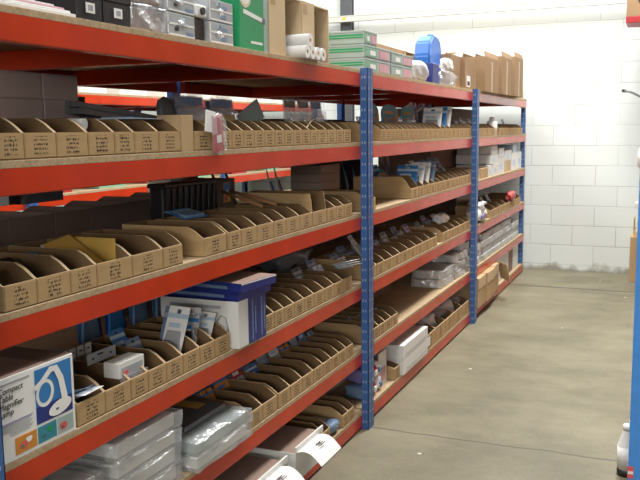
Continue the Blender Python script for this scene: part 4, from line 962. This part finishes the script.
for i in range(5):
    t = thing('clear_bag',f'{ORD[i]} clear bag from the left, heaped in the big bottom bins','bag',(-.14,[5.078,5.325,5.575,5.825,6.065][i],z+.005),(0,0,0),'clear bags in the big bottom bins')
    for q in range(2):
        b = MB(); b.box(-.07,.07,-.08+.085*q,-.005+.085*q,.004,.10,['charcoal','grey','purple','steelblue','grey','charcoal'][(i+q)%6],.008); b.build('packed_item',t)
    b = MB(); b.lump(-.115,.10,-.105,.105,0,.18,'polymilk' if i%2 else 'poly',.22,seed=220+i); b.build('plastic_bag',t)
flap_bottom=[(.035,6.35,6.62,.235,'first tall kraft carton right of the far post, on the bottom shelf'),(.045,6.64,6.95,.25,'second tall kraft carton right of the far post, on the bottom shelf'),(.03,6.98,7.2,.255,'third kraft carton with a pale flap, on the far bottom shelf')]
for x1,a,c,h_,lb in flap_bottom:
    t = carton('kraft_carton',lb,'carton',-.30,x1,a,c,z,z+min(h_,.236),'carton',group='tall cartons on the far bottom shelf')
    b = MB(); hx=(x1+.30)/2; hy=(c-a)/2; b.box(hx,hx+.003,-hy,hy,.146,.234,'kraft',.0008); b.build('front_flap',t)
b = MB(); b.box(-.004,0,-.10,.10,-.16,0,'kraft',.001); tag(b.build('loose_flap',None,(.055,7.22,z+.235),(0,R_(-14),R_(35))),'pale loose flap of board leaning beside the third carton','board')
for i,(a,c,h_,m,lb) in enumerate(((7.30,8.02,.225,'white','pale board leaning in the far bay, bottom shelf, left'),(8.05,8.25,.232,'brown','brown board between pale ones, far bottom shelf'),(8.27,8.56,.236,'white','pale board nearest the wall, far bottom shelf'))):
    b = MB(); b.box(-.03,0,a,c,0,h_,m,.002); tag(b.build('board_sheet',None,(-.03,0,z+.0006)),lb,'board')

# ------------------------------------------------------------------ goods on the far rack across the other aisle
FX=-2.43
cols=['white','kraft','steelblue','crimson','paper','carton','brown','palegreen']
k=0
GRP='cartons on the rack across the other aisle'
for lv,yl in ((6,[4.35,4.75,5.2,5.8,6.3,6.9,7.4,7.9,8.3]),(5,[3.2,3.7,4.4,5.1,5.9,6.8,7.5,8.1]),(4,[4.3,4.9,5.5,6.2,6.9,7.6,8.2])):
    for j,yy in enumerate(yl):
        w=rnd(.28,.38); h_=rnd(.10,.22) if lv<6 else (rnd(.06,.10) if j<5 else rnd(.12,.22)); m=cols[(k*3+j)%8]; k+=1
        carton('far_carton',f'{ORD[j]} carton from left on {SH[lv]} of the rack across the aisle','carton',FX-.45,FX-.03,yy,yy+w,ZB[lv],ZB[lv]+h_,m,tape=m in('kraft','carton'),group=GRP)

# ------------------------------------------------------------------ right edge
t = carton('tall_carton','tan carton standing on the floor by the wall at right edge','carton',1.062,1.34,8.45,8.85,0,.44,'carton')
for i,(x0,y0,z0,h_) in enumerate(((1.085,8.35,.748,.05),(1.075,8.35,.595,.0),)):
    pass
b = MB(); b.box(1.10,1.52,8.15,8.33,.749,.80,'white',.003); tag(b.build('white_box'),'white box end jutting from right rack just above the tan carton','box')
b = MB(); b.box(1.085,1.52,8.50,8.80,.4405,.49,'kraft',.002); b.box(1.084,1.09,8.49,8.81,.485,.62,'kraft',.001); tag(b.build('kraft_tray'),'kraft tray standing on top of the tan floor carton','tray')
t = thing('white_bag','round white bag bulging out of the right-hand rack at the edge','bag',(1.26,8.0,ZB[4]+.0006)); b = MB(); b.lump(-.155,.15,-.2,.15,0,.23,'white',.12,seed=301); b.build('bag_body',t); b = MB(); b.lump(-.05,.05,-.05,.05,.22,.25,'polymilk',.2,seed=302); b.build('knot',t)
t = thing('black_rod','black rod poking out of right-hand rack against white wall','rod',(1.0,8.5,1.83),(0,0,0)); b = MB(); b.path([(-.05,.1,.02),(.02,-.08,.0),(.12,-.42,-.055),(.30,-.56,-.045)],.011,'charcoal'); b.build('shaft',t); b = MB(); b.path([(-.062,.125,.024),(-.045,.09,.019)],.017,'black'); b.build('tip',t)
zt=2.418
t = thing('marked_carton','kraft carton with a round black stamp on the high right shelf','carton',(1.262,8.14,zt+.0006))
b = MB(); b.box(-.285,.30,-.19,.18,.055,.5,'agedcarton',.003); b.build('body',t)
b = MB(); b.box(-.287,.302,-.192,.182,0,.055,'crimson',.003); b.build('red_base_band',t)['label']='red band along the foot of the carton'
b = MB(); b.tube(.078,.066,(-.19+.075,-.1905,.21),(-.19+.075,-.1915,.21),'ink',28)
for p,q in (((-.155,.175),(-.12,.245)),((-.12,.245),(-.085,.175)),((-.135,.20),(-.105,.20)),((-.16,.17),(-.075,.17))):
    b.path([(p[0],-.191,p[1]),(q[0],-.191,q[1])],.006,'ink',6)
b.build('round_stamp',t)
b = MB(); b.box(-.286,-.20,-.1915,-.1902,.44,.502,'tape'); b.build('tape',t)
kk = 0
for zl in (.092,.748,1.446,1.793):  # unseen cartons added to the right rack to block light
    for yy in (3.5,4.3,5.1,6.0,6.8):
        kk += 1
        carton('blocker_carton',f'{ORD[(kk-1)%5]} added light-blocking carton from the near end on the {["lowest","lower","upper","topmost"][(kk-1)//5]} loaded shelf of right rack','carton',1.42,2.05,yy,yy+.72,zl+.0005,zl+(.23 if zl<.1 else .26)+(.2 if zl>1.7 else 0),'carton' if kk%3 else 'kraft',group='added light-blocking cartons in the right-hand rack')
# things at the near post
t = thing('white_bottle','white plastic bottle on dark base at the foot of right blue post','bottle',(1.262,3.66,.0006))
b = MB(); b.cyl((0,0,.03),(0,0,.13),.038,'white',r1=.040,n=28); b.cyl((0,0,.13),(0,0,.20),.040,'white',r1=.018,n=28,cap=False); b.cyl((0,0,.20),(0,0,.225),.018,'white',n=20); b.build('bottle_body',t); b = MB(); b.cyl((0,0,0),(0,0,.03),.039,'black',n=28); b.build('dark_base',t)
for i,(z0,lb) in enumerate(((.30,'upper'),(.23,'middle'),(.14,'lower'))):
    b = MB(); b.box(1.2764,1.2779,3.385,3.43,z0,z0+.035,'paper'); tag(b.build('white_tag'),f'{lb} white tag stuck on the edge of the right blue post','tag','white tags on the right blue post')
t = thing('red_sticker','red and white sticker low on the right-hand blue post','sticker',(1.282,3.3815,.10)); b = MB(); b.box(-.006,.018,0,.0008,0,.05,'rose'); b.build('red_field',t); b = MB(); b.box(-.004,.016,-.0004,0,.018,.030,'paper'); b.build('white_band',t)

# ------------------------------------------------------------------ light: roof lights over the aisles
def emis(name, strength, col):
    m = bpy.data.materials.new(name); m.use_nodes=True; N=m.node_tree.nodes; N.remove(N['Principled BSDF'])
    e=N.new('ShaderNodeEmission'); e.inputs[0].default_value=(*col,1); e.inputs[1].default_value=strength; m.node_tree.links.new(e.outputs[0],N['Material Output'].inputs[0]); return m
def area(name, loc, sx, sy, power, col=(1,.98,.95), rot=(0,0,0)):
    l=bpy.data.lights.new(name,'AREA'); l.shape='RECTANGLE'; l.size=sx; l.size_y=sy; l.energy=power; l.color=col
    o=bpy.data.objects.new(name,l); COL.objects.link(o); o.location=loc; o.rotation_euler=rot; return o
M['lamp']=emis('rooflight_glow',3.0,(1,.99,.96))
for i,(x,y0,y1,p) in enumerate(((.9,-1.5,3.0,110),(.9,4.6,8.6,520),(-1.75,0.5,8,300))):
    b=MB(); b.box(x-.55,x+.55,y0,y1,5.36,5.398,'lamp'); o=b.build(f'window_{i+1}'); struct(o)
    area('rooflight',(x,(y0+y1)/2,5.33),1.1,y1-y0,p)
b=MB(); b.box(.9,3.9,-3.898,-3.86,1.55,2.45,'lamp'); struct(b.build('window_4'))  # added glowing panel behind the camera, to light the shelf depths
area('front_fill',(2.4,-3.83,2.0),3.0,.9,135,(1,.98,.95),(R_(90),0,0))  # added fill light in front of that panel, an invented source
w=bpy.data.worlds.new('World'); S.world=w; w.use_nodes=True
w.node_tree.nodes['Background'].inputs[0].default_value=(.9,.95,1,1); w.node_tree.nodes['Background'].inputs[1].default_value=.3

# ------------------------------------------------------------------ camera
yaw,pitch,roll=.4024,.1329,-.0119
fw=Vector((-math.sin(yaw)*math.cos(pitch),math.cos(yaw)*math.cos(pitch),-math.sin(pitch)))
r=Vector((math.cos(yaw),math.sin(yaw),0)); u=r.cross(fw)
r2=math.cos(roll)*r+math.sin(roll)*u; u2=-math.sin(roll)*r+math.cos(roll)*u
mt=Matrix((r2,u2,-fw)).transposed().to_4x4(); mt.translation=Vector((1.3804,0,1.5058))
cd=bpy.data.cameras.new('Camera'); cam=bpy.data.objects.new('Camera',cd); COL.objects.link(cam)
cam.matrix_world=mt; cd.sensor_width=36; cd.lens=820/640*36; cd.clip_start=.05
S.camera=cam
S.view_settings.view_transform='Standard'; S.view_settings.look='None'; S.view_settings.gamma=1; S.view_settings.use_curve_mapping=False
S.view_settings.exposure=-.22
S.cycles.max_bounces=8; S.cycles.diffuse_bounces=2; S.cycles.transparent_max_bounces=16; S.cycles.use_denoising=True
